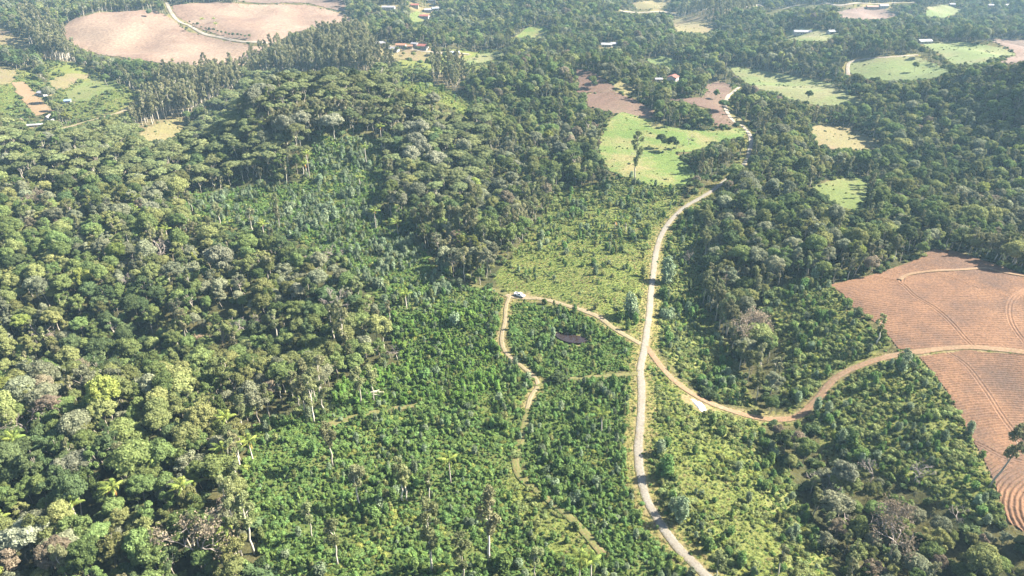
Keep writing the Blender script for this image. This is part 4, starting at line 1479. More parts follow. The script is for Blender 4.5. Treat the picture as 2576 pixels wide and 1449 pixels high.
for i in sel_t:
    bs, bd = beside(u_[i], v_[i])
    o = plant_tree('flat_topped_tree', X[i], Y[i], scl[i], rot[i], 'flat_topped_tree', FLATS, shape[i] % 3, 'flat', 'bark_pale',
               '', 'tree', 'flat topped trees')
    rows_.append((o, '%s flat topped tree %s' % (('umbrella crowned', 'slender tall', 'wide low')[shape[i] % 3], bs), bd))
for i in sel_s:
    bs, bd = beside(u_[i], v_[i])
    j = int(SLK[shape[i] % 4])
    o = plant_tree('slender_tree', X[i], Y[i], scl[i] * 1.15, rot[i], 'eucalyptus', EUCS, j, ('euc', 'flat')[i % 2], 'bark_pale', '', 'tree', 'slender trees of the woods', sz=scl[i])
    rows_.append((o, '%s slender tree %s' % (('open', 'short', 'long', 'olive')[shape[i] % 4] + ' crowned', bs), bd))
settle_labels(rows_)
shapes, pick, kinds = [], {}, []
for i in range(10):
    for c in cols:
        pick[(0, i, c)] = len(shapes)
        shapes.append(whole('forest_tree', BROAD, i, str(c), 'bark_grey'))
for i in range(3):
    pick[(1, i)] = len(shapes)
    shapes.append(whole('flat_topped_tree', FLATS, i, 'flat', 'bark_pale'))
for i in range(4):
    pick[(2, i)] = len(shapes)
    shapes.append(whole('slender_tree', EUCS, i, 'euc', 'bark_pale'))
r_ = np.where(~chosen & ~gone)[0]
gn_scatter('forest', np.column_stack([X[r_], Y[r_], terrain(X[r_], Y[r_])]), rot[r_], scl[r_],
           [pick[(2, int(SLK[shape[i] % 4]))] if slim[i] else pick[(1, shape[i] % 3)] if flat[i] else pick[(0, shape[i], cols[ci_[i]])] for i in r_], shapes,
           'dense mixed forest covering the far slopes and valleys', 'forest')

# forest understorey: dark low growth filling the gaps of the woods
ux, uy = jgrid(-500, 500, 80, 760, 3.6)
k = in_view(ux, uy) & np.isin(zone_at(ux, uy), (FOREST, FLAT)) & (rs.rand(len(ux)) < 0.45)
ux, uy = ux[k], uy[k]
gn_scatter('undergrowth', np.column_stack([ux, uy, terrain(ux, uy)]), rs.uniform(0, 6.28, len(ux)), rs.uniform(1.0, 2.1, len(ux)), rs.randint(0, 4, len(ux)),
           [whole('understorey', SHRUBS, i, c, 'bark_grey') for i, c in ((0, 'dark'), (2, 'mid'), (3, 'dark'), (1, 'scrub'))],
           'dark low growth filling the gaps between the forest trees', 'undergrowth')

# ---- eucalyptus stands
X, Y = jgrid(-1600, 1600, 300, 1700, 5.6)
k = in_view(X, Y) & (zone_at(X, Y) == EUC)
X, Y = X[k], Y[k]
n = len(X)
sh = rs.randint(0, 4, n)
scl = rs.uniform(0.75, 1.2, n)
cf = clear_fraction(X, Y, 24 * scl, 2.2 * scl)
scl = scl * np.where(rs.rand(n) < 0.5, np.maximum(cf, 0.8), cf)
k = scl > 0.3
X, Y, sh, scl = X[k], Y[k], sh[k], scl[k]
n = len(X)
rot = rs.uniform(0, 6.28, n)
u_, v_, dep_ = project(X, Y, terrain(X, Y) + 15)
dist = np.sqrt(X ** 2 + Y ** 2)
vis = (u_ > 15) & (u_ < 2560) & (v_ > 5)
sel = [i for i in np.argsort(dist) if vis[i]][:110]
ch = np.zeros(n, bool)
ch[sel] = True
rows_ = []
for i in sel:
    s_ = 'slim' if sh[i] in (0, 2) else 'full crowned'
    bs, bd = beside(u_[i], v_[i])
    o = plant_tree('eucalyptus_tree', X[i], Y[i], scl[i], rot[i], 'eucalyptus', EUCS, sh[i], 'euc', 'bark_pale',
               '', 'tree', 'eucalyptus stand trees')
    rows_.append((o, '%s stand eucalyptus %s' % (s_, bs), bd))
settle_labels(rows_)
r_ = np.where(~ch)[0]
gn_scatter('eucalyptus_forest', np.column_stack([X[r_], Y[r_], terrain(X[r_], Y[r_])]), rot[r_], scl[r_], sh[r_],
           [whole('eucalyptus', EUCS, i, 'euc', 'bark_pale') for i in range(4)], 'tall thin eucalyptus stand with pale trunks in the distance', 'forest')

# ---- young plantation trees
X, Y = jgrid(-260, 330, 95, 620, 1.75)
k = in_view(X, Y)
X, Y = X[k], Y[k]
Zn = zone_at(X, Y)
dn = low_noise(X, Y, 22, 9)
pr = np.select([Zn == DENSE, Zn == BLUE, Zn == SCRUB, Zn == SPARSE], [0.34 + 0.34 * dn, 0.40 + 0.26 * dn, 0.20 + 0.18 * dn, 0.02 + 0.16 * np.clip(0.6 * np.sin((Y + 0.25 * X + 5 * dn) / 3.2) + 0.6 * dn - 0.2, 0, 1)], 0.0)
pr = pr * np.clip(1.0 + 0.6 * low_noise(X, Y, 55, 77), 0.25, 1.5)
uu, vv, _d = project(X, Y, terrain(X, Y))
plot = (uu > 1300) & (uu < 1760) & (vv > 940)
pr = np.where(plot & (Zn == DENSE), 0.6 + 0.2 * dn, pr)
upc = (Zn == SPARSE) & (vv < 640) & (uu > 1300)
pr = np.where(upc, 0.05 + 0.24 * np.clip(dn + 0.1, 0, 2), pr)
herby = (Zn == DENSE) & (((uu - 740) / 130) ** 2 + ((vv - 1130) / 60) ** 2 < 1)
pr = np.where(herby, pr * 0.25, pr)
k = (rs.rand(len(X)) < pr) & ~hides(X, Y, 3.2)
X, Y, Zn = X[k], Y[k], Zn[k]
n = len(X)
sh = rs.randint(0, 4, n)
bluep = np.where(Zn == BLUE, 0.75, np.where(Zn == DENSE, 0.16, 0.30))
isb = rs.rand(n) < bluep
tall_ = 1.0 + 0.30 * low_noise(X, Y, 30, 61)
scl = rs.uniform(0.45, 1.05, n) * np.clip(tall_, 0.6, 1.5) * np.where(Zn == SCRUB, 1.15, 1.0) * np.where(Zn == SPARSE, 1.05, 1.0) * np.where(isb, 1.1, 0.9)
big = rs.rand(n) < 0.06
scl[big] *= 1.5
scl = np.where((Zn == DENSE) & ~big, scl * 0.86, scl)
rd_ = ROAD_PTS[0]
side = (seg_dist(np.stack([X, Y], 1), rd_[::4]) < 9.5) & (Zn != DENSE) & (Y < 420)
scl = np.where(side & (rs.rand(n) < 0.45), scl * 1.7, scl)
rot = rs.uniform(0, 6.28, n)
u_, v_, dep_ = project(X, Y, terrain(X, Y) + 2)
dist = np.sqrt(X ** 2 + Y ** 2 + CAM_H ** 2)
vis = (u_ > 10) & (u_ < 2566) & (v_ > 10) & (v_ < 1440)
sel = [i for i in np.argsort(dist / scl) if vis[i]][:295]
ch = np.zeros(n, bool)
ch[sel] = True


def plot_of(u, v):
    if u > 1640:
        return 'on the slope right of the road' if u < 2060 else 'in the scrubby plot below the ridged field'
    if u > 1320 and v > 960:
        return 'in the dense plot left of the road'
    return 'in the young plantation at the bottom centre' if v > 1150 else 'in the middle of the young plantation'


SAPM = {}
rows_ = []
for i in sel:
    c = 'blue' if isb[i] else 'sapling'
    if (sh[i], c) not in SAPM:
        cr, tr = SAPS[sh[i]]
        SAPM[(sh[i], c)] = joined('young_tree', cr, tr, 'leaf_' + c, 'bark_grey')
    o = link('young_tree', SAPM[(sh[i], c)])
    o.location = (X[i], Y[i], zt(X[i], Y[i]))
    o.rotation_euler = (0, 0, rot[i])
    o.scale = (scl[i],) * 3
    bs, bd = beside(u_[i], v_[i])
    tag(o, '', 'young tree', 'young plantation trees')
    rows_.append((o, '%s %s young tree %s' % ('large' if scl[i] > 1.2 else 'small' if scl[i] < 0.75 else 'medium', 'blue green' if isb[i] else 'fresh green', bs), bd))
settle_labels(rows_)
r_ = np.where(~ch)[0]
shapes = [whole('young_tree', SAPS, i, c, 'bark_grey') for c in ('sapling', 'blue', 'olive', 'dark') for i in range(4)]
tone = np.where(isb, 1, 0)
tone = np.where(rs.rand(n) < 0.13, 2, np.where(rs.rand(n) < 0.10, 3, tone))
gn_scatter('young_plantation', np.column_stack([X[r_], Y[r_], terrain(X[r_], Y[r_])]), rot[r_], scl[r_], (sh + 4 * tone)[r_], shapes,
           'young eucalyptus plantation with countless small blue green and green trees', 'plantation')

# ---- herbs, vines and grass of the clearings
X, Y = jgrid(-620, 420, 90, 780, 1.08)
k = in_view(X, Y)
X, Y = X[k], Y[k]
Zn = zone_at(X, Y)
dn = low_noise(X, Y, 14, 21)
vn = low_noise(X, Y, 35, 33)
p_h = np.select([Zn == DENSE, Zn == BLUE, Zn == SCRUB, Zn == SPARSE, Zn == VERGE], [0.92 + 0.10 * dn, 0.78 + 0.15 * dn, 0.62 + 0.2 * dn, 0.02 + 0.62 * np.clip(0.6 * np.sin((Y + 0.25 * X + 6 * vn) / 3.4) + 0.6 * dn - 0.42, 0, 1), 0.04], 0.0)
_uu, _vv, _d = project(X, Y, terrain(X, Y))
p_h = np.where((Zn == SPARSE) & (_uu > 1620) & (_vv > 900), 0.42 + 0.28 * vn + 0.18 * dn, p_h)
p_h = np.where((Zn == SPARSE) & (_uu > 1230) & (_uu <= 1720) & (_vv < 640), 0.24 + 0.3 * vn + 0.2 * dn, p_h)
p_h = np.where((Zn == SPARSE) & (_uu < 1520) & (_vv > 1000), 0.55 + 0.2 * vn, p_h)
k = (rs.rand(len(X)) < p_h) & ~hides(X, Y, 1.3)
hx, hy, hz, hv = X[k], Y[k], Zn[k], vn[k]
n = len(hx)
idx = rs.randint(0, 3, n)
idx = np.where((rs.rand(n) < 0.12) & (hv > 0.0), 4, idx)
idx = np.where((hz == SCRUB) | (hz == SPARSE), 3 + rs.randint(0, 4, n), idx)
uu, vv, _d = project(hx, hy, terrain(hx, hy))
vine = (hz == DENSE) & (uu > 830) & (uu < 1260) & (vv > 780) & (vv < 1020) & (rs.rand(n) < 0.25)
idx[vine] = 7 + rs.randint(0, 2, vine.sum())
sc = rs.uniform(0.40, 1.0, n) * np.where(hz == SPARSE, 0.80, 0.95) * np.clip(1 + 0.35 * low_noise(hx, hy, 18, 91), 0.6, 1.5)
gn_scatter('clearing_shrubs', np.column_stack([hx, hy, terrain(hx, hy)]), rs.uniform(0, 6.28, n), sc, idx,
           [whole('herb', SHRUBS, 0, 'herb', 'bark_grey'), whole('herb', SHRUBS, 1, 'sapling', 'bark_grey'), whole('herb', SHRUBS, 2, 'herb', 'bark_grey'),
            whole('scrub', SHRUBS, 0, 'herb', 'bark_grey'), whole('scrub', SHRUBS, 1, 'yellow', 'bark_grey'), whole('scrub', SHRUBS, 2, 'mid', 'bark_grey'), whole('scrub', SHRUBS, 3, 'scrub', 'bark_grey'),
            whole('vine', VINES, 0, 'vine', 'bark_grey'), whole('vine', VINES, 1, 'vine', 'bark_grey')],
           'green herbs, low shrubs and vines covering the clearings', 'shrubs')
p_g = np.select([Zn == DENSE, Zn == BLUE, Zn == SCRUB, Zn == SPARSE, Zn == VERGE], [0.04, 0.18, 0.35, 0.9, 0.95], 0.0)
k = rs.rand(len(X)) < p_g
gx, gy, gz = X[k], Y[k], Zn[k]
n = len(gx)
dry = rs.rand(n) < np.where(gz == VERGE, 0.4, np.clip(0.16 + 0.18 * low_noise(gx, gy, 30, 44), 0.03, 0.6))
gn_scatter('grass', np.column_stack([gx, gy, terrain(gx, gy)]), rs.uniform(0, 6.28, n), rs.uniform(0.45, 0.95, n), rs.randint(0, 3, n) + 3 * dry,
           [whole('grass', TUFTS, i, c, 'bark_grey') for c in ('grass', 'drygrass') for i in range(3)], 'yellow green grass tufts on clearings and verges', 'grass')

# ragged shrubs along the margins of fields, pastures and lanes
ex, ey = [], []
for f in FIELDS[2:]:
    w_ = wpoly(f[1], 3)
    for a_, b_ in zip(w_, np.roll(w_, -1, 0)):
        L_ = float(np.linalg.norm(b_ - a_))
        for t in np.arange(0, L_, 3.2):
            if rs.rand() < 0.62:
                p_ = a_ + (b_ - a_) * t / L_ + rs.normal(size=2) * 2.6
                ex.append(p_[0]); ey.append(p_[1])
for f in FIELDS[8:]:
    w_ = wpoly(f[1], 2)
    mn, mx = w_.min(0), w_.max(0)
    for q in range(int(min(160, (mx - mn).prod() / 160))):
        c_ = mn + (mx - mn) * rs.rand(2)
        if f[0] == 'pasture' and inside(w_, np.array([c_[0]]), np.array([c_[1]]))[0]:
            for g in range(rs.randint(1, 4)):
                ex.append(c_[0] + rs.normal() * 2); ey.append(c_[1] + rs.normal() * 2)
n_in = len(ex)
ex, ey = np.array(ex), np.array(ey)
keep = np.ones(len(ex), bool)
for ln, r in zip(ROAD_PTS, ROADS):
    keep &= seg_dist(np.stack([ex, ey], 1), ln[::4]) > r[2] / 2 + 1.8
ex, ey = ex[keep], ey[keep]
gn_scatter('margin_shrubs', np.column_stack([ex, ey, terrain(ex, ey)]), rs.uniform(0, 6.28, len(ex)), rs.uniform(0.35, 1.5, len(ex)) * np.where(zone_at(ex, ey) == CLEAR, 0.55, 1.0), rs.randint(0, 4, len(ex)),
           [whole('margin', SHRUBS, 0, 'scrub', 'bark_grey'), whole('margin', SHRUBS, 1, 'olive', 'bark_grey'), whole('margin', SHRUBS, 3, 'dark', 'bark_grey'), whole('margin', SHRUBS, 2, 'mid', 'bark_grey')],
           'ragged low shrubs along the margins of the fields', 'shrubs')

# far scrub in the valleys
X, Y = jgrid(-700, 200, 600, 1050, 3.6)
k = in_view(X, Y) & np.isin(zone_at(X, Y), (SCRUB, SPARSE))
X, Y = X[k], Y[k]
k = rs.rand(len(X)) < 0.30 + 0.3 * low_noise(X, Y, 40, 3)
X, Y = X[k], Y[k]
gn_scatter('valley_shrubs', np.column_stack([X, Y, terrain(X, Y)]), rs.uniform(0, 6.28, len(X)), rs.uniform(0.9, 2.0, len(X)), rs.randint(0, 3, len(X)),
           [whole('valley', SHRUBS, 0, 'scrub', 'bark_grey'), whole('valley', SHRUBS, 3, 'mid', 'bark_grey'), whole('valley', SHRUBS, 2, 'olive', 'bark_grey')],
           'loose green shrubs scattered over the far valley slopes', 'shrubs')

# ------------------------------------------------------------------ hand-placed trees
# palms: base u, v, top v
PALMS = [(475, 1294, 1216), (402, 1223, 1150), (302, 1285, 1220), (200, 1325, 1262), (573, 1196, 1125), (637, 1169, 1105), (582, 1119, 1045), (43, 1410, 1345), (60, 1175, 1098),
         (497, 1255, 1208), (560, 1415, 1358), (10, 1350, 1300), (586, 1412, 1318), (1132, 1218, 1150), (1455, 1460, 1398), (1484, 1462, 1404), (1511, 1088, 1036), (961, 378, 315), (922, 421, 366),
         (779, 450, 372), (772, 450, 408), (906, 473, 442), (946, 584, 527), (1001, 596, 555), (669, 621, 560), (1022, 778, 735), (348, 565, 525), (397, 608, 575), (425, 614, 572), (1546, 582, 552), (1573, 582, 555), (511, 60, 46), (545, 72, 58), (539, 55, 45)]
fr = []
for i in range(13):
    az = i * 2.39996
    el = 1.15 - 1.05 * (i / 12.0)
    fr.append((frond(700 + i, az, el, 4.1 + 0.4 * math.sin(i * 1.7)).mesh('frond', ['leaf_palm'])))
frd = [frond(730 + i, 1.5 + i * 2.0, -0.6, 2.9).mesh('dry_frond', ['leaf_palmdry']) for i in range(3)]
PT = MB().tube([(0.5, 0, -0.1), (0.32, 0, 0.2), (0.1, 0.0, 0.55), (0, 0, 1.0)], [0.026, 0.02, 0.017, 0.014], 8)
PTV = PT.V()
pw_label = []
for k, (ub, vb, vt) in enumerate(PALMS):
    x, y = at(ub, vb)
    h = max(4.0, min(17.0, height_for(x, y, vt) - 0.8))
    root = empty('palm_tree', (x, y, zt(x, y) - 0.2), rnd.uniform(-0.5, 0.5))
    Vt = PTV * np.array([h * 0.9 if k % 2 else h * 0.35, h * 0.4, h])
    Vt[:, 0] = (PTV[:, 0] - 0.0) * 0 + 0
    # rebuild the trunk at true thickness for this height
    tb = MB().tube([(0.25, 0, -0.4), (0.2, 0, h * 0.25), (0.08, 0.05, h * 0.6), (0, 0, h)], [0.27, 0.21, 0.18, 0.15], 8)
    link('trunk', tb.mesh('palm_trunk', ['bark_palm'], True), root)
    s = 1.0 if h > 6 else 0.8
    for fm in fr:
        f_ = link('frond', fm, root)
        f_.location = (0, 0, h)
        f_.scale = (s, s, s)
    for fm in frd[: 1 + k % 3]:
        f_ = link('dry_frond', fm, root)
        f_.location = (0, 0, h - 0.15)
        f_.scale = (s, s, s)
    pw_label.append((root, ub, vb, h))
NEARP = ['tallest wind swept palm of the lower left group', 'palm with orange dead fronds just left of the tallest palm', 'slim palm standing in dark trees at the lower left', 'palm half hidden by a grey crown at the lower left', 'palm on the upper edge of the lower left palm group', 'palm with dry orange fronds at the left edge of the plantation', 'palm with long pale trunk below the wood edge',
         'short leaning palm nearest the left edge', 'spreading bright palm low among the left forest', 'small palm leaning beside the tallest palm', 'left one of two palms near the bottom edge', 'palm cut by the left edge of the picture', 'right one of two palms near the bottom edge', 'lone wind bent palm in the middle of the plantation',
         'left one of the paired palms at the bottom by the road', 'right one of the paired palms at the bottom by the road', 'palm in the dense plot left of the road', 'tall lone palm at the knoll edge of the upper clearing', 'tall palm standing inside the upper clearing', 'taller of two palms on the left side of the upper clearing', 'shorter of two palms on the left side of the upper clearing',
         'short palm at the foot of the upper clearing', 'tall white trunked palm in the blue green plantation', 'palm right of the white trunked palm in the plantation', 'palm on the left edge of the blue green plantation', 'palm at the lower end of the blue green plantation', 'yellow green palm deep in the left forest', 'left palm of a pair in the left forest', 'right palm of a pair in the left forest',
         'left palm of the pair in the grassy clearing by the road', 'right palm of the pair in the grassy clearing by the road', 'far palm on the tan field beside the curved lane', 'lower far palm in the middle of the tan field', 'upper far palm in the middle of the tan field']
for (root, ub, vb, h), lb in zip(pw_label, NEARP):
    tag(root, lb, 'palm', 'palm trees')

# bare trees: base u, v, top v, kind
BARES = [(67, 1095, 1030), (405, 690, 620), (372, 680, 632), (125, 865, 800), (617, 852, 790), (145, 735, 688), (350, 742, 695), (400, 722, 682), (150, 602, 568), (285, 592, 562), (83, 738, 700), (844, 652, 610), (800, 695, 642), (824, 806, 735), (1000, 905, 868),
         (2149, 1345, 1268), (2059, 1262, 1205), (2302, 1216, 1158), (2192, 1216, 1170), (2405, 1312, 1275), (1735, 668, 632), (1826, 740, 700), (1850, 830, 780), (1165, 470, 415), (1232, 470, 440), (2060, 660, 628), (1935, 712, 685), (1600, 398, 372), (1730, 366, 338), (20, 1045, 1010), (665, 340, 295), (640, 420, 380)]
BM = [bare(801), bare(802, 9, 0.65), bare(803, 10, 0.5), bare(804, 8, 0.75)]
BMS = [(b.mesh('bare_branches', ['bark_bare']), t.mesh('bare_trunk', ['bark_bare'], True)) for b, t, l in BM]
rows_ = []
for k, (ub, vb, vt) in enumerate(BARES):
    bs, bd = beside(ub, vb)
    bs = bs if 'bare' not in bs else where(ub, vb)
    x, y = at(ub, vb)
    h = max(4.0, min(15.0, height_for(x, y, vt)))
    s = h / 8.6
    root = empty('bare_tree', (x, y, zt(x, y)), rnd.uniform(0, 6.28), (s * 1.1, s * 1.1, s))
    b, t = BMS[k % 4]
    link('branches', b, root)
    link('trunk', t, root)
    tag(root, '', 'bare tree', 'leafless trees')
    rows_.append((root, '%s leafless grey tree %s' % (('wide', 'spreading', 'upright', 'tangled')[k % 4], bs), bd))
settle_labels(rows_)

# dry brownish-crowned trees
LV = [bare(821, 9, 0.7, 4, 0.2, 900, 0.26), bare(822, 10, 0.62, 5, 0.22, 1300, 0.22)]
for k, (ub, vb, vt, col, sh_, lb) in enumerate([(500, 898, 850, 'rust', 0, 'rust coloured flat crowned tree at the edge of the dark gully'), (807, 912, 863, 'rust', 0, 'small rust crowned tree on a pale stem above the plantation'), (505, 1428, 1310, 'brown', 1, 'large brown twiggy round tree near the bottom left palms'),
                                    (2235, 1405, 1264, 'brown', 1, 'large round greyish brown tree on a bent pale stem at lower right'), (1880, 880, 800, 'brown', 1, 'brownish twiggy tree in the ravine inside the track loop'), (100, 545, 490, 'brown', 1, 'brownish twiggy tree on the upper left forest slope'), (150, 480, 440, 'brown', 1, 'brown twiggy tree on the upper left ridge')]):
    x, y = at(ub, vb)
    h = min(16.0, height_for(x, y, vt))
    s = h / 9.0
    root = empty('dry_crowned_tree', (x, y, zt(x, y)), rnd.uniform(0, 6.28), (s, s, s))
    b, t, l = LV[sh_]
    cm = l.mesh('dry_crown', ['leaf_' + col])
    link('crown', cm, root)
    link('branches', b.mesh('dry_branches', ['bark_bare']), root)
    link('trunk', t.mesh('dry_trunk', ['bark_pale'], True), root)
    tag(root, lb, 'tree')

# silvery trees
SILV = [(95, 1425, 1303), (70, 1415, 1330), (178, 1228, 1165), (212, 1212, 1148), (552, 715, 645), (388, 570, 515), (660, 268, 210), (648, 300, 240), (680, 262, 215), (765, 350, 262), (722, 365, 292), (745, 362, 305), (840, 350, 280), (1035, 365, 300), (1062, 372, 312), (1048, 402, 335), (1066, 428, 362), (1040, 440, 375), (1100, 440, 385),
        (1105, 360, 315), (1090, 300, 245), (187, 438, 392), (30, 435, 392), (1410, 412, 365), (1008, 548, 495), (757, 772, 728), (82, 950, 910), (1290, 445, 405), (1180, 500, 448), (2110, 1250, 1180), (290, 380, 338), (130, 385, 345), (325, 1112, 1075)]
rows_ = []
for k, (ub, vb, vt) in enumerate(SILV):
    bs, bd = beside(ub, (vb + vt) / 2)
    x, y = at(ub, vb)
    h = max(5.0, min(16.0, height_for(x, y, vt)))
    i = (0, 3, 4)[k % 3]
    H0 = (11, 9.5, 13)[k % 3]
    s = h / H0 * (0.82 if k < 2 else 1.12)
    o = plant_tree('silver_tree', x, y, s, rnd.uniform(0, 6.28), 'silver_tree', BROAD, i, 'silver', 'bark_pale',
               '', 'tree', 'silvery leaved trees')
    bs, bd = (bs, bd) if 'silver' not in bs else (where(ub, vb), bd)
    rows_.append((o, '%s pale silvery leaved tree %s' % (('large' if h > 12 else 'medium' if h > 8 else 'small'), bs), bd))
settle_labels(rows_)

# tall eucalyptus and pale trunks placed one by one: base u, v, top v, shape, lean
EUP = [(1597, 458, 330, 1, 0, 'lone tall eucalyptus on the green pasture'), (1232, 1413, 1232, 0, 0, 'tall white stemmed eucalyptus at the bottom centre'), (1087, 1440, 1260, 1, 0, 'bushy brownish eucalyptus left of the white stemmed one'), (1164, 1470, 1345, 1, 0, 'broad eucalyptus at the bottom edge of the centre'),
       (904, 1276, 1172, 3, 0, 'leaning yellowish eucalyptus with thick pale trunk in the plantation'), (837, 1172, 1068, 3, 0, 'pale trunked round eucalyptus in the left of the plantation'), (1012, 1262, 1155, 2, 0, 'left stem of two vine clad trunks in the plantation'), (1022, 1262, 1170, 2, 0, 'right stem of two vine clad trunks in the plantation'), (786, 1360, 1275, 3, 0, 'slim flat crowned tree on a thin stem at lower centre'),
       (1081, 1256, 1192, 2, 0, 'bent yellowish tree in the middle of the lower plantation'), (640, 1392, 1248, 2, 0, 'right one of the thin pale stems by the lower palms'), (607, 1398, 1258, 2, 0, 'left one of the thin pale stems by the lower palms'), (590, 1330, 1200, 3, 0, 'feathery pale eucalyptus behind the lower palms'),
       (909, 1024, 932, 3, 0, 'left bare stemmed tree at the fallen logs'), (941, 1010, 922, 3, 0, 'right bare stemmed tree at the fallen logs'), (790, 1064, 945, 0, 0, 'tall curved pale trunk at the wood edge'), (769, 1042, 950, 0, 0, 'straight pale trunk left of the curved one'), (677, 1048, 972, 3, 0, 'round topped pale stemmed tree at the wood edge'), (815, 1040, 958, 2, 0, 'thin pale trunk right of the curved one'),
       (981, 812, 758, 2, 0, 'broken pale trunk among vines in the plantation'), (2489, 1224, 1074, 3, 0.22, 'dark eucalyptus leaning over the ridged field'), (2204, 868, 792, 2, 0, 'slim eucalyptus at the corner of the upper field'), (870, 905, 765, 1, 0, 'big pale yellowish tree at the forest edge'), (845, 880, 770, 3, 0, 'tall light olive tree beside the big pale yellowish tree'), (905, 770, 700, 3, 0, 'wind bent pale tree at the forest corner'),
       (1345, 1460, 1380, 3, 0, 'pale olive tree at the bottom edge left of the paired palms'), (850, 1425, 1318, 3, 0, 'dense light olive tree at lower centre'), (1955, 1449, 1372, 2, 0, 'grey eucalyptus at the bottom right of the road'), (1800, 1470, 1390, 3, 0, 'grey barked eucalyptus beside the road at the bottom edge')]
ROWS = []
for k in range(15):
    t = k / 14
    ROWS.append((1062 + 135 * t + rnd.uniform(-5, 5), 592 + 24 * t + rnd.uniform(-8, 8), 512 + 14 * t + rnd.uniform(-8, 8), 3 if k % 2 else 0, 0, 'pale trunked eucalyptus in the row right of the blue green plantation', 'row of pale trunked eucalyptus'))
for k in range(9):
    t = k / 8
    ROWS.append((1215 + 120 * t + rnd.uniform(-6, 6), 640 - 60 * t + rnd.uniform(-10, 10), 560 - 55 * t + rnd.uniform(-8, 8), (1, 3, 0)[k % 3], 0, 'tall tangled eucalyptus at the left edge of the grassy clearing', 'eucalyptus by the grassy clearing'))
for k in range(10):
    t = k / 9
    ROWS.append((1765 + 75 * t + rnd.uniform(-5, 5), 770 + 85 * t + rnd.uniform(-14, 8), 690 + 75 * t + rnd.uniform(-8, 8), 2 if k % 2 else 3, 0, 'thin white stemmed tree in the ravine right of the road', 'white stems of the ravine'))
for k in range(16):
    t = k / 15
    ROWS.append((2412 + 190 * t + rnd.uniform(-4, 4), 628 + 58 * t + rnd.uniform(-4, 4), 575 + 50 * t + rnd.uniform(-6, 6), (3, 1)[k % 2], 0.05, 'leaning tree of the windbreak row behind the upper field', 'windbreak behind the upper field'))
for k in range(22):
    t = k / 21
    ROWS.append((690 + 330 * t + rnd.uniform(-6, 6), 345 - 30 * math.sin(t * 3) + rnd.uniform(-6, 6), 278 - 25 * math.sin(t * 3) + rnd.uniform(-6, 6), 3, 0, 'bare stemmed tree on the front edge of the wooded knoll', 'edge trees of the knoll'))
for k in range(12):
    ROWS.append((380 + rnd.uniform(0, 330), 560 + rnd.uniform(-30, 90), 0, 3, 0, 'pale stemmed tree on the left edge of the blue green plantation', 'pale stems left of the plantation'))
for k in range(8):
    t = k / 7
    ROWS.append((1130 + 55 * (k % 3) + rnd.uniform(-8, 8), 212 + rnd.uniform(-6, 6), 158 + rnd.uniform(-5, 8), 1, 0, 'tall dark eucalyptus of the clump behind the knoll', 'clump behind the knoll'))
ORD = 'leftmost second third fourth fifth sixth seventh eighth ninth tenth eleventh twelfth thirteenth fourteenth fifteenth sixteenth seventeenth eighteenth nineteenth twentieth twenty-first twenty-second'.split()
named = []
for gr in sorted({r[6] for r in ROWS}):
    mem = sorted((r for r in ROWS if r[6] == gr), key=lambda r: r[0])
    for q, r in enumerate(mem):
        named.append(r[:5] + ((ORD[q] + (' from the left, ' if q else ' ') + r[5]), gr))
ROWS = named
for r in [e + (None,) for e in EUP] + ROWS:
    ub, vb, vt, i, lean, lb, gr = r
    x, y = at(ub, vb)
    h = rnd.uniform(11, 15) if vt == 0 else max(6.0, min(34.0, height_for(x, y, vt)))
    s = h / (24, 27, 21, 24)[i]
    w = max(s, 0.62 if h < 14 else 0.8)
    root = empty('eucalyptus_tree', (x, y, zt(x, y)), rnd.uniform(0, 6.28) if not lean else 0.0, (w, w, s), 0, lean)
    cm, tm = parts('eucalyptus', EUCS, i, 'euc' if (ub + vb) % 3 > 1 else 'flat', 'bark_pale')
    link('crown', cm, root)
    link('trunk', tm, root)
    tag(root, lb, 'tree', gr or 'lone eucalyptus trees')

# isolated trees and bushes on pastures and fields
for k, (u, v, s, c, lb) in enumerate([(378, 44, 0.9, 'dark', 'lone round tree in the middle of the pale harvested field'), (272, 218, 1.0, 'mid', 'lone tree on the bright valley lawn'), (1660, 372, 0.8, 'dark', 'leftmost tree of the dark clump on the pasture'), (1675, 380, 0.9, 'mid', 'second tree of the dark clump on the pasture'), (1690, 382, 0.8, 'dark', 'third tree of the dark clump on the pasture'),
                                       (1702, 376, 0.75, 'dark', 'rightmost tree of the dark clump on the pasture'), (2300, 182, 0.8, 'mid', 'lone tree on the rounded crop field'), (1570, 225, 0.8, 'dark', 'dark bush between the two mauve patches'), (1488, 222, 0.9, 'mid', 'green bush below the mauve hilltop patch'), (1495, 224, 0.8, 'dark', 'dark bush beside the green bush on the hilltop'),
                                       (2030, 258, 0.9, 'dark', 'round dark tree at the lower edge of the long pasture'), (1800, 250, 1.0, 'mid', 'green tree inside the irregular mauve patch'), (1815, 282, 1.0, 'dark', 'dark tree between mauve patch and farm road'), (1787, 325, 0.7, 'dark', 'small dark tree at the right end of the pasture'), (130, 262, 1.3, 'grey', 'large grey green tree beside the orange yard'),
                                       (1120, 152, 0.9, 'dark', 'tree on the grass below the village lane'), (2125, 790, 0.55, 'mid', 'bush at the left corner of the upper field'), (2212, 858, 0.7, 'mid', 'dense bush at the corner of the upper field by the track')]):
    x, y = at(u, v)
    plant_tree('lone_tree', x, y, s, k * 1.3, 'forest_tree', BROAD, k % 6, c, 'bark_grey', lb, 'tree', None)

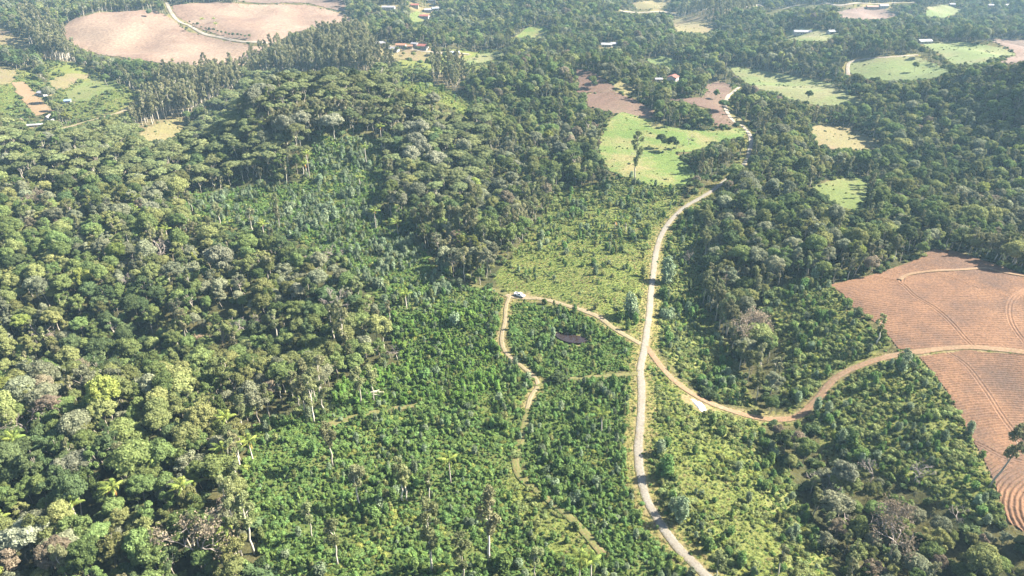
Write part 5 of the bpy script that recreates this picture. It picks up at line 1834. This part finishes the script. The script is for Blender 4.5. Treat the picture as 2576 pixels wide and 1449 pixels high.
_gu = [948, 968, 1000, 1020, 1052, 1080, 1090, 1015, 1040, 975, 1105, 1075, 1030, 1200, 1235]
ORD_G = [sorted(_gu).index(g) for g in _gu]
for k, (u, v, s) in enumerate([(948, 124, .55), (968, 121, .5), (1000, 134, .6), (1020, 128, .5), (1052, 130, .55), (1080, 126, .7), (1090, 140, .8), (1015, 142, .6), (1040, 150, .7), (975, 138, .5), (1105, 160, .8), (1075, 165, .7), (1030, 165, .8), (1200, 150, .6), (1235, 142, .6)]):
    x, y = at(u, v)
    plant_tree('garden_tree', x, y, s, k * 1.7, 'forest_tree', BROAD, (k * 5) % 6, ('dark', 'mid', 'olive')[k % 3], 'bark_grey', '%s small garden tree around the village houses' % ((ORD[ORD_G[k]] + ' from the left,') if ORD_G[k] else 'leftmost'), 'tree', 'village garden trees')
for k in range(16):
    t = k / 15
    u, v = 478 + 150 * t, 62 + 34 * math.sin(t * 1.5) + rnd.uniform(-2, 2)
    x, y = at(u, v)
    plant_tree('hedge_bush', x, y, rnd.uniform(0.35, 0.6), k * 1.9, 'forest_tree', BROAD, (3, 5)[k % 2], 'dark', 'bark_grey', '%s dark bush of the hedge along the curved pale lane' % ((ORD[k] + ' from the left,') if k else 'leftmost'), 'bush', 'hedge along the pale lane')

# fallen logs
lg = MB()
for k, (u1, v1, u2, v2) in enumerate([(905, 998, 968, 1003), (918, 997, 966, 993), (925, 999, 955, 988)]):
    a, b = at(u1, v1), at(u2, v2)
    za, zb = zt(*a) + 1.6, zt(*b) + 1.3
    mb = MB().tube([(a[0], a[1], za), ((a[0] + b[0]) / 2, (a[1] + b[1]) / 2, (za + zb) / 2 + 0.15), (b[0], b[1], zb)], [0.24, 0.2, 0.1], 7)
    mb.tube([((a[0] + 2 * b[0]) / 3, (a[1] + 2 * b[1]) / 3, (za + 2 * zb) / 3), (b[0] + 0.5, b[1] - 1.5, zb + 0.5)], [0.1, 0.05], 5)
    o = link('fallen_log', mb.mesh('fallen_log', ['bark_pale'], True))
    tag(o, ('longest pale fallen trunk lying below the bare stems', 'middle pale fallen trunk lying below the bare stems', 'shortest pale fallen trunk lying below the bare stems')[k], 'log', 'fallen trunks')

# heap of lime
hp = [(1737, 1003), (1742, 1004), (1752, 1010), (1763, 1013), (1772, 1022), (1777, 1032), (1774, 1037), (1762, 1033), (1754, 1024), (1745, 1014)]
hw = smooth_line(np.vstack([at_many(hp), at_many(hp[:1])]), 0.5)[:-1]
hc = hw.mean(0)
Vv, Fc = [], []
nh = len(hw)
for j, t in enumerate((1.0, 0.8, 0.55, 0.3)):
    for q in hw:
        p_ = hc + (q - hc) * t
        Vv.append((p_[0], p_[1], zt(*p_) + (-0.05 if j == 0 else 0.25 + 0.55 * (1 - t) + rnd.uniform(-0.08, 0.1))))
Vv.append((hc[0], hc[1], zt(*hc) + 0.85))
for j in range(3):
    for i in range(nh):
        i2 = (i + 1) % nh
        Fc.append((j * nh + i, j * nh + i2, (j + 1) * nh + i2, (j + 1) * nh + i))
for i in range(nh):
    Fc.append((3 * nh + i, 3 * nh + (i + 1) % nh, 4 * nh))
tag(link('lime_heap', mesh_np('lime_heap', np.array(Vv), Fc, ['lime_powder'], True)), 'bright white heap of powder dumped beside the orange dirt track', 'heap')

# ------------------------------------------------------------------ pickup
plain_mat('white_paint', (0.80, 0.80, 0.80), 0.25, 0, 0.5, 0.02)
plain_mat('car_glass', (0.02, 0.025, 0.03), 0.08, 0, 0.6, 0.0)
plain_mat('rubber', (0.02, 0.02, 0.02), 0.8)
plain_mat('rim_metal', (0.5, 0.5, 0.52), 0.3, 0.8)
plain_mat('bed_liner', (0.16, 0.15, 0.16), 0.8)
plain_mat('lamp_glass', (0.75, 0.75, 0.72), 0.15)
plain_mat('lamp_red', (0.5, 0.02, 0.02), 0.2)


def prism(profile, y0, y1, taper=None):
    """profile in x,z extruded along y; TAPER pulls the sides in per profile point."""
    n = len(profile)
    tp = taper or [0] * n
    A = [(x, y0 + t, z) for (x, z), t in zip(profile, tp)]
    B = [(x, y1 - t, z) for (x, z), t in zip(profile, tp)]
    mb = MB()
    mb.add(A + B, [tuple(range(n)), tuple(range(2 * n - 1, n - 1, -1))] + [(i, i + n, (i + 1) % n + n, (i + 1) % n) for i in range(n)])
    return mb


tx, ty = TRUCK_XY
a_, b_ = np.array(at(1295, 743)), np.array(at(1322, 752))
ang = math.atan2(b_[1] - a_[1], b_[0] - a_[0])
truck = empty('pickup_truck', (tx, ty, zt(tx, ty) + 0.30), ang)
tag(truck, 'white double cab pickup parked on the sandy track', 'pickup truck')
link('body', prism([(-2.65, 0.50), (-2.65, 0.78), (2.35, 0.95), (2.62, 0.80), (2.65, 0.45), (2.2, 0.40), (-2.4, 0.42)], -0.92, 0.92).mesh('truck_body', ['white_paint']), truck)
bedm = MB().box((-1.62, 0.89, 0.99), (2.06, 0.06, 0.46)).box((-1.62, -0.89, 0.99), (2.06, 0.06, 0.46)).box((-2.62, 0, 0.99), (0.06, 1.72, 0.46))
link('cargo_bed', bedm.mesh('truck_bed', ['white_paint']), truck)
link('bed_floor', MB().box((-1.6, 0, 0.845), (1.95, 1.70, 0.04)).mesh('bed_floor', ['bed_liner']), truck)
cab = link('cab', prism([(-0.55, 0.80), (-0.45, 1.62), (-0.25, 1.74), (0.75, 1.74), (0.95, 1.68), (1.55, 1.02), (1.55, 0.85)], -0.90, 0.90, [0, 0.14, 0.18, 0.18, 0.16, 0.02, 0]).mesh('truck_cab', ['white_paint']), truck)
hd = prism([(1.50, 0.86), (1.52, 1.06), (2.35, 1.00), (2.60, 0.84)], -0.86, 0.86, [0, 0.06, 0.10, 0.04])
link('bonnet', hd.mesh('bonnet', ['white_paint']), truck)
link('windscreen', MB().tube([(0, 0, 0), (0.001, 0, 0)], [0.001, 0.001], 3).mesh('tmp', ['car_glass']), cab) if False else None
ws = MB()
ws.add([(1.50, -0.80, 1.09), (1.50, 0.80, 1.09), (1.02, 0.72, 1.63), (1.02, -0.72, 1.63), (1.47, -0.80, 1.07), (1.47, 0.80, 1.07), (0.99, 0.72, 1.61), (0.99, -0.72, 1.61)], [(0, 1, 2, 3), (7, 6, 5, 4), (0, 4, 5, 1), (2, 6, 7, 3), (1, 5, 6, 2), (0, 3, 7, 4)])
link('windscreen', ws.mesh('windscreen', ['car_glass']), truck)
rw = MB().box((-0.505, 0, 1.36), (0.05, 1.35, 0.36))
link('rear_window', rw.mesh('rear_window', ['car_glass']), truck)
for sy in (-1, 1):
    for x0, x1, x2, x3 in ((-0.36, 0.32, 0.32, -0.28), (0.40, 1.28, 0.82, 0.40)):
        w = MB()
        yb, yt = sy * 0.893, sy * 0.775
        o_ = sy * 0.012
        w.add([(x0, yb + o_, 1.10), (x1, yb + o_, 1.10), (x2, yt + o_, 1.60), (x3, yt + o_, 1.60), (x0, yb - o_ * 2, 1.10), (x1, yb - o_ * 2, 1.10), (x2, yt - o_ * 2, 1.60), (x3, yt - o_ * 2, 1.60)],
              [(0, 1, 2, 3), (7, 6, 5, 4), (0, 4, 5, 1), (2, 6, 7, 3), (1, 5, 6, 2), (0, 3, 7, 4)])
        link('side_window', w.mesh('side_window', ['car_glass']), truck)
    link('headlight', MB().box((2.55, sy * 0.68, 0.80), (0.14, 0.34, 0.16)).mesh('headlight', ['lamp_glass']), truck)
    link('tail_light', MB().box((-2.66, sy * 0.84, 0.92), (0.06, 0.12, 0.34)).mesh('tail_light', ['lamp_red']), truck)
    link('mirror', MB().box((1.12, sy * 1.02, 1.14), (0.10, 0.22, 0.16)).mesh('mirror', ['white_paint']), truck)
    for wx in (-1.62, 1.68):
        t = np.arange(20) * 2 * math.pi / 20
        wm = MB().tube([(wx, sy * 0.70, 0.38), (wx, sy * 0.945, 0.38)], [0.38, 0.38], 18)
        wo = link('wheel', wm.mesh('wheel', ['rubber']), truck)
        link('rim', MB().tube([(wx, sy * 0.93, 0.38), (wx, sy * 0.955, 0.38)], [0.23, 0.21], 14).mesh('rim', ['rim_metal']), wo)
link('bumper', MB().box((2.64, 0, 0.52), (0.12, 1.80, 0.20)).mesh('bumper', ['bed_liner']), truck)
link('rear_bumper', MB().box((-2.70, 0, 0.50), (0.12, 1.74, 0.16)).mesh('rear_bumper', ['bed_liner']), truck)

# ------------------------------------------------------------------ houses
for nm, c in (('white', (0.34, 0.335, 0.32)), ('cream', (0.32, 0.265, 0.19)), ('brown', (0.30, 0.22, 0.16)), ('grey', (0.42, 0.40, 0.40)), ('greyroof', (0.20, 0.195, 0.21)), ('orange', (0.22, 0.115, 0.07)), ('red', (0.19, 0.070, 0.055)), ('redbrown', (0.33, 0.17, 0.13)),
              ('bluegrey', (0.26, 0.29, 0.33)), ('blue', (0.16, 0.25, 0.42)), ('thatch', (0.22, 0.19, 0.17)), ('whiteroof', (0.27, 0.27, 0.27))):
    plain_mat('house_' + nm, c, 0.8, 0, 0.2, 0.15, 0.6)
plain_mat('house_dark', (0.04, 0.045, 0.055), 0.2, 0, 0.5, 0.0)
plain_mat('house_door', (0.20, 0.12, 0.07), 0.6)
for h, p_ in zip(HOUSES, HXY):
    u, v, w, d, wh, rot, wc, rc, lb = h
    w, d = w * 0.85, d * 0.85
    x, y = float(p_[0]), float(p_[1])
    root = empty('house', (x, y, zt(x, y) - 0.05), math.radians(rot))
    tag(root, lb, 'house', 'houses and sheds')
    rise = 0.30 * d / 2 * (2.2 if rc == 'thatch' else 1.35)
    alongx = w >= d
    A_, B_ = (w / 2, d / 2)
    wl = MB()
    if alongx:
        prof = [(-B_, -1.5), (B_, -1.5), (B_, wh), (0, wh + rise), (-B_, wh)]
        pts3 = [(-A_, q[0], q[1]) for q in prof] + [(A_, q[0], q[1]) for q in prof]
    else:
        prof = [(-A_, -1.5), (A_, -1.5), (A_, wh), (0, wh + rise), (-A_, wh)]
        pts3 = [(q[0], -B_, q[1]) for q in prof] + [(q[0], B_, q[1]) for q in prof]
    wl.add(pts3, [(0, 1, 2, 3, 4), (9, 8, 7, 6, 5)] + [(i, i + 5, (i + 1) % 5 + 5, (i + 1) % 5) for i in range(5)])
    link('wall', wl.mesh('house_wall', ['house_' + wc]), root)
    ov = 0.6
    L_ = (A_ if alongx else B_) + ov
    half = (B_ if alongx else A_)
    k_ = rise / half
    rf = MB()
    for s_ in (-1, 1):
        y0_, z0_ = s_ * (half + ov), wh - k_ * ov + 0.08
        y1_, z1_ = 0.0, wh + rise + 0.08
        pts3 = []
        for dz in (0, 0.22):
            for l in (-L_, L_):
                for (yy, zz_) in ((y0_, z0_), (y1_, z1_)):
                    pts3.append((l, yy, zz_ + dz) if alongx else (yy, l, zz_ + dz))
        rf.add(pts3, [(0, 1, 3, 2), (4, 6, 7, 5), (0, 2, 6, 4), (1, 5, 7, 3), (0, 4, 5, 1), (2, 3, 7, 6)])
    link('roof', rf.mesh('house_roof', ['house_' + rc]), root)
    dm = MB().box((w * 0.12, -d / 2 - 0.02, 1.05), (1.0, 0.10, 2.1))
    link('door', dm.mesh('house_door', ['house_door']), root)
    nw = 2 if w < 10 else 4
    for q in range(nw):
        xx = (-0.40 + 0.80 * (q + 0.5) / nw) * w
        if abs(xx - w * 0.12) < 1.2:
            xx -= 1.6
        link('window', MB().box((xx, -d / 2 - 0.02, 1.6), (1.3, 0.10, 1.1)).mesh('house_window', ['house_dark']), root)
    for s_ in (-1, 1):
        link('window', MB().box((s_ * (w / 2 + 0.02), 0, 1.6), (0.10, 1.3, 1.1)).mesh('house_window', ['house_dark']), root)

# ------------------------------------------------------------------ air
m, N, L = new_mat('haze')
pv = N.new('ShaderNodeVolumePrincipled')
pv.inputs['Color'].default_value = (0.46, 0.74, 1.0, 1)
pv.inputs['Density'].default_value = 0.00009
pv.inputs['Anisotropy'].default_value = 0.1
L.new(pv.outputs[0], N.new('ShaderNodeOutputMaterial').inputs['Volume'])
zmin, zmax = float(ZZ.min()) - 3.0, max(CAM_H + 6.0, float(ZZ.max()) + 40)
hz = MB().box((0, 3200, (zmin + zmax) / 2), (15200, 7600, zmax - zmin)).mesh('haze', ['haze'])
tag(link('haze', hz), 'thin bluish haze over the whole valley', 'haze', kind='stuff')
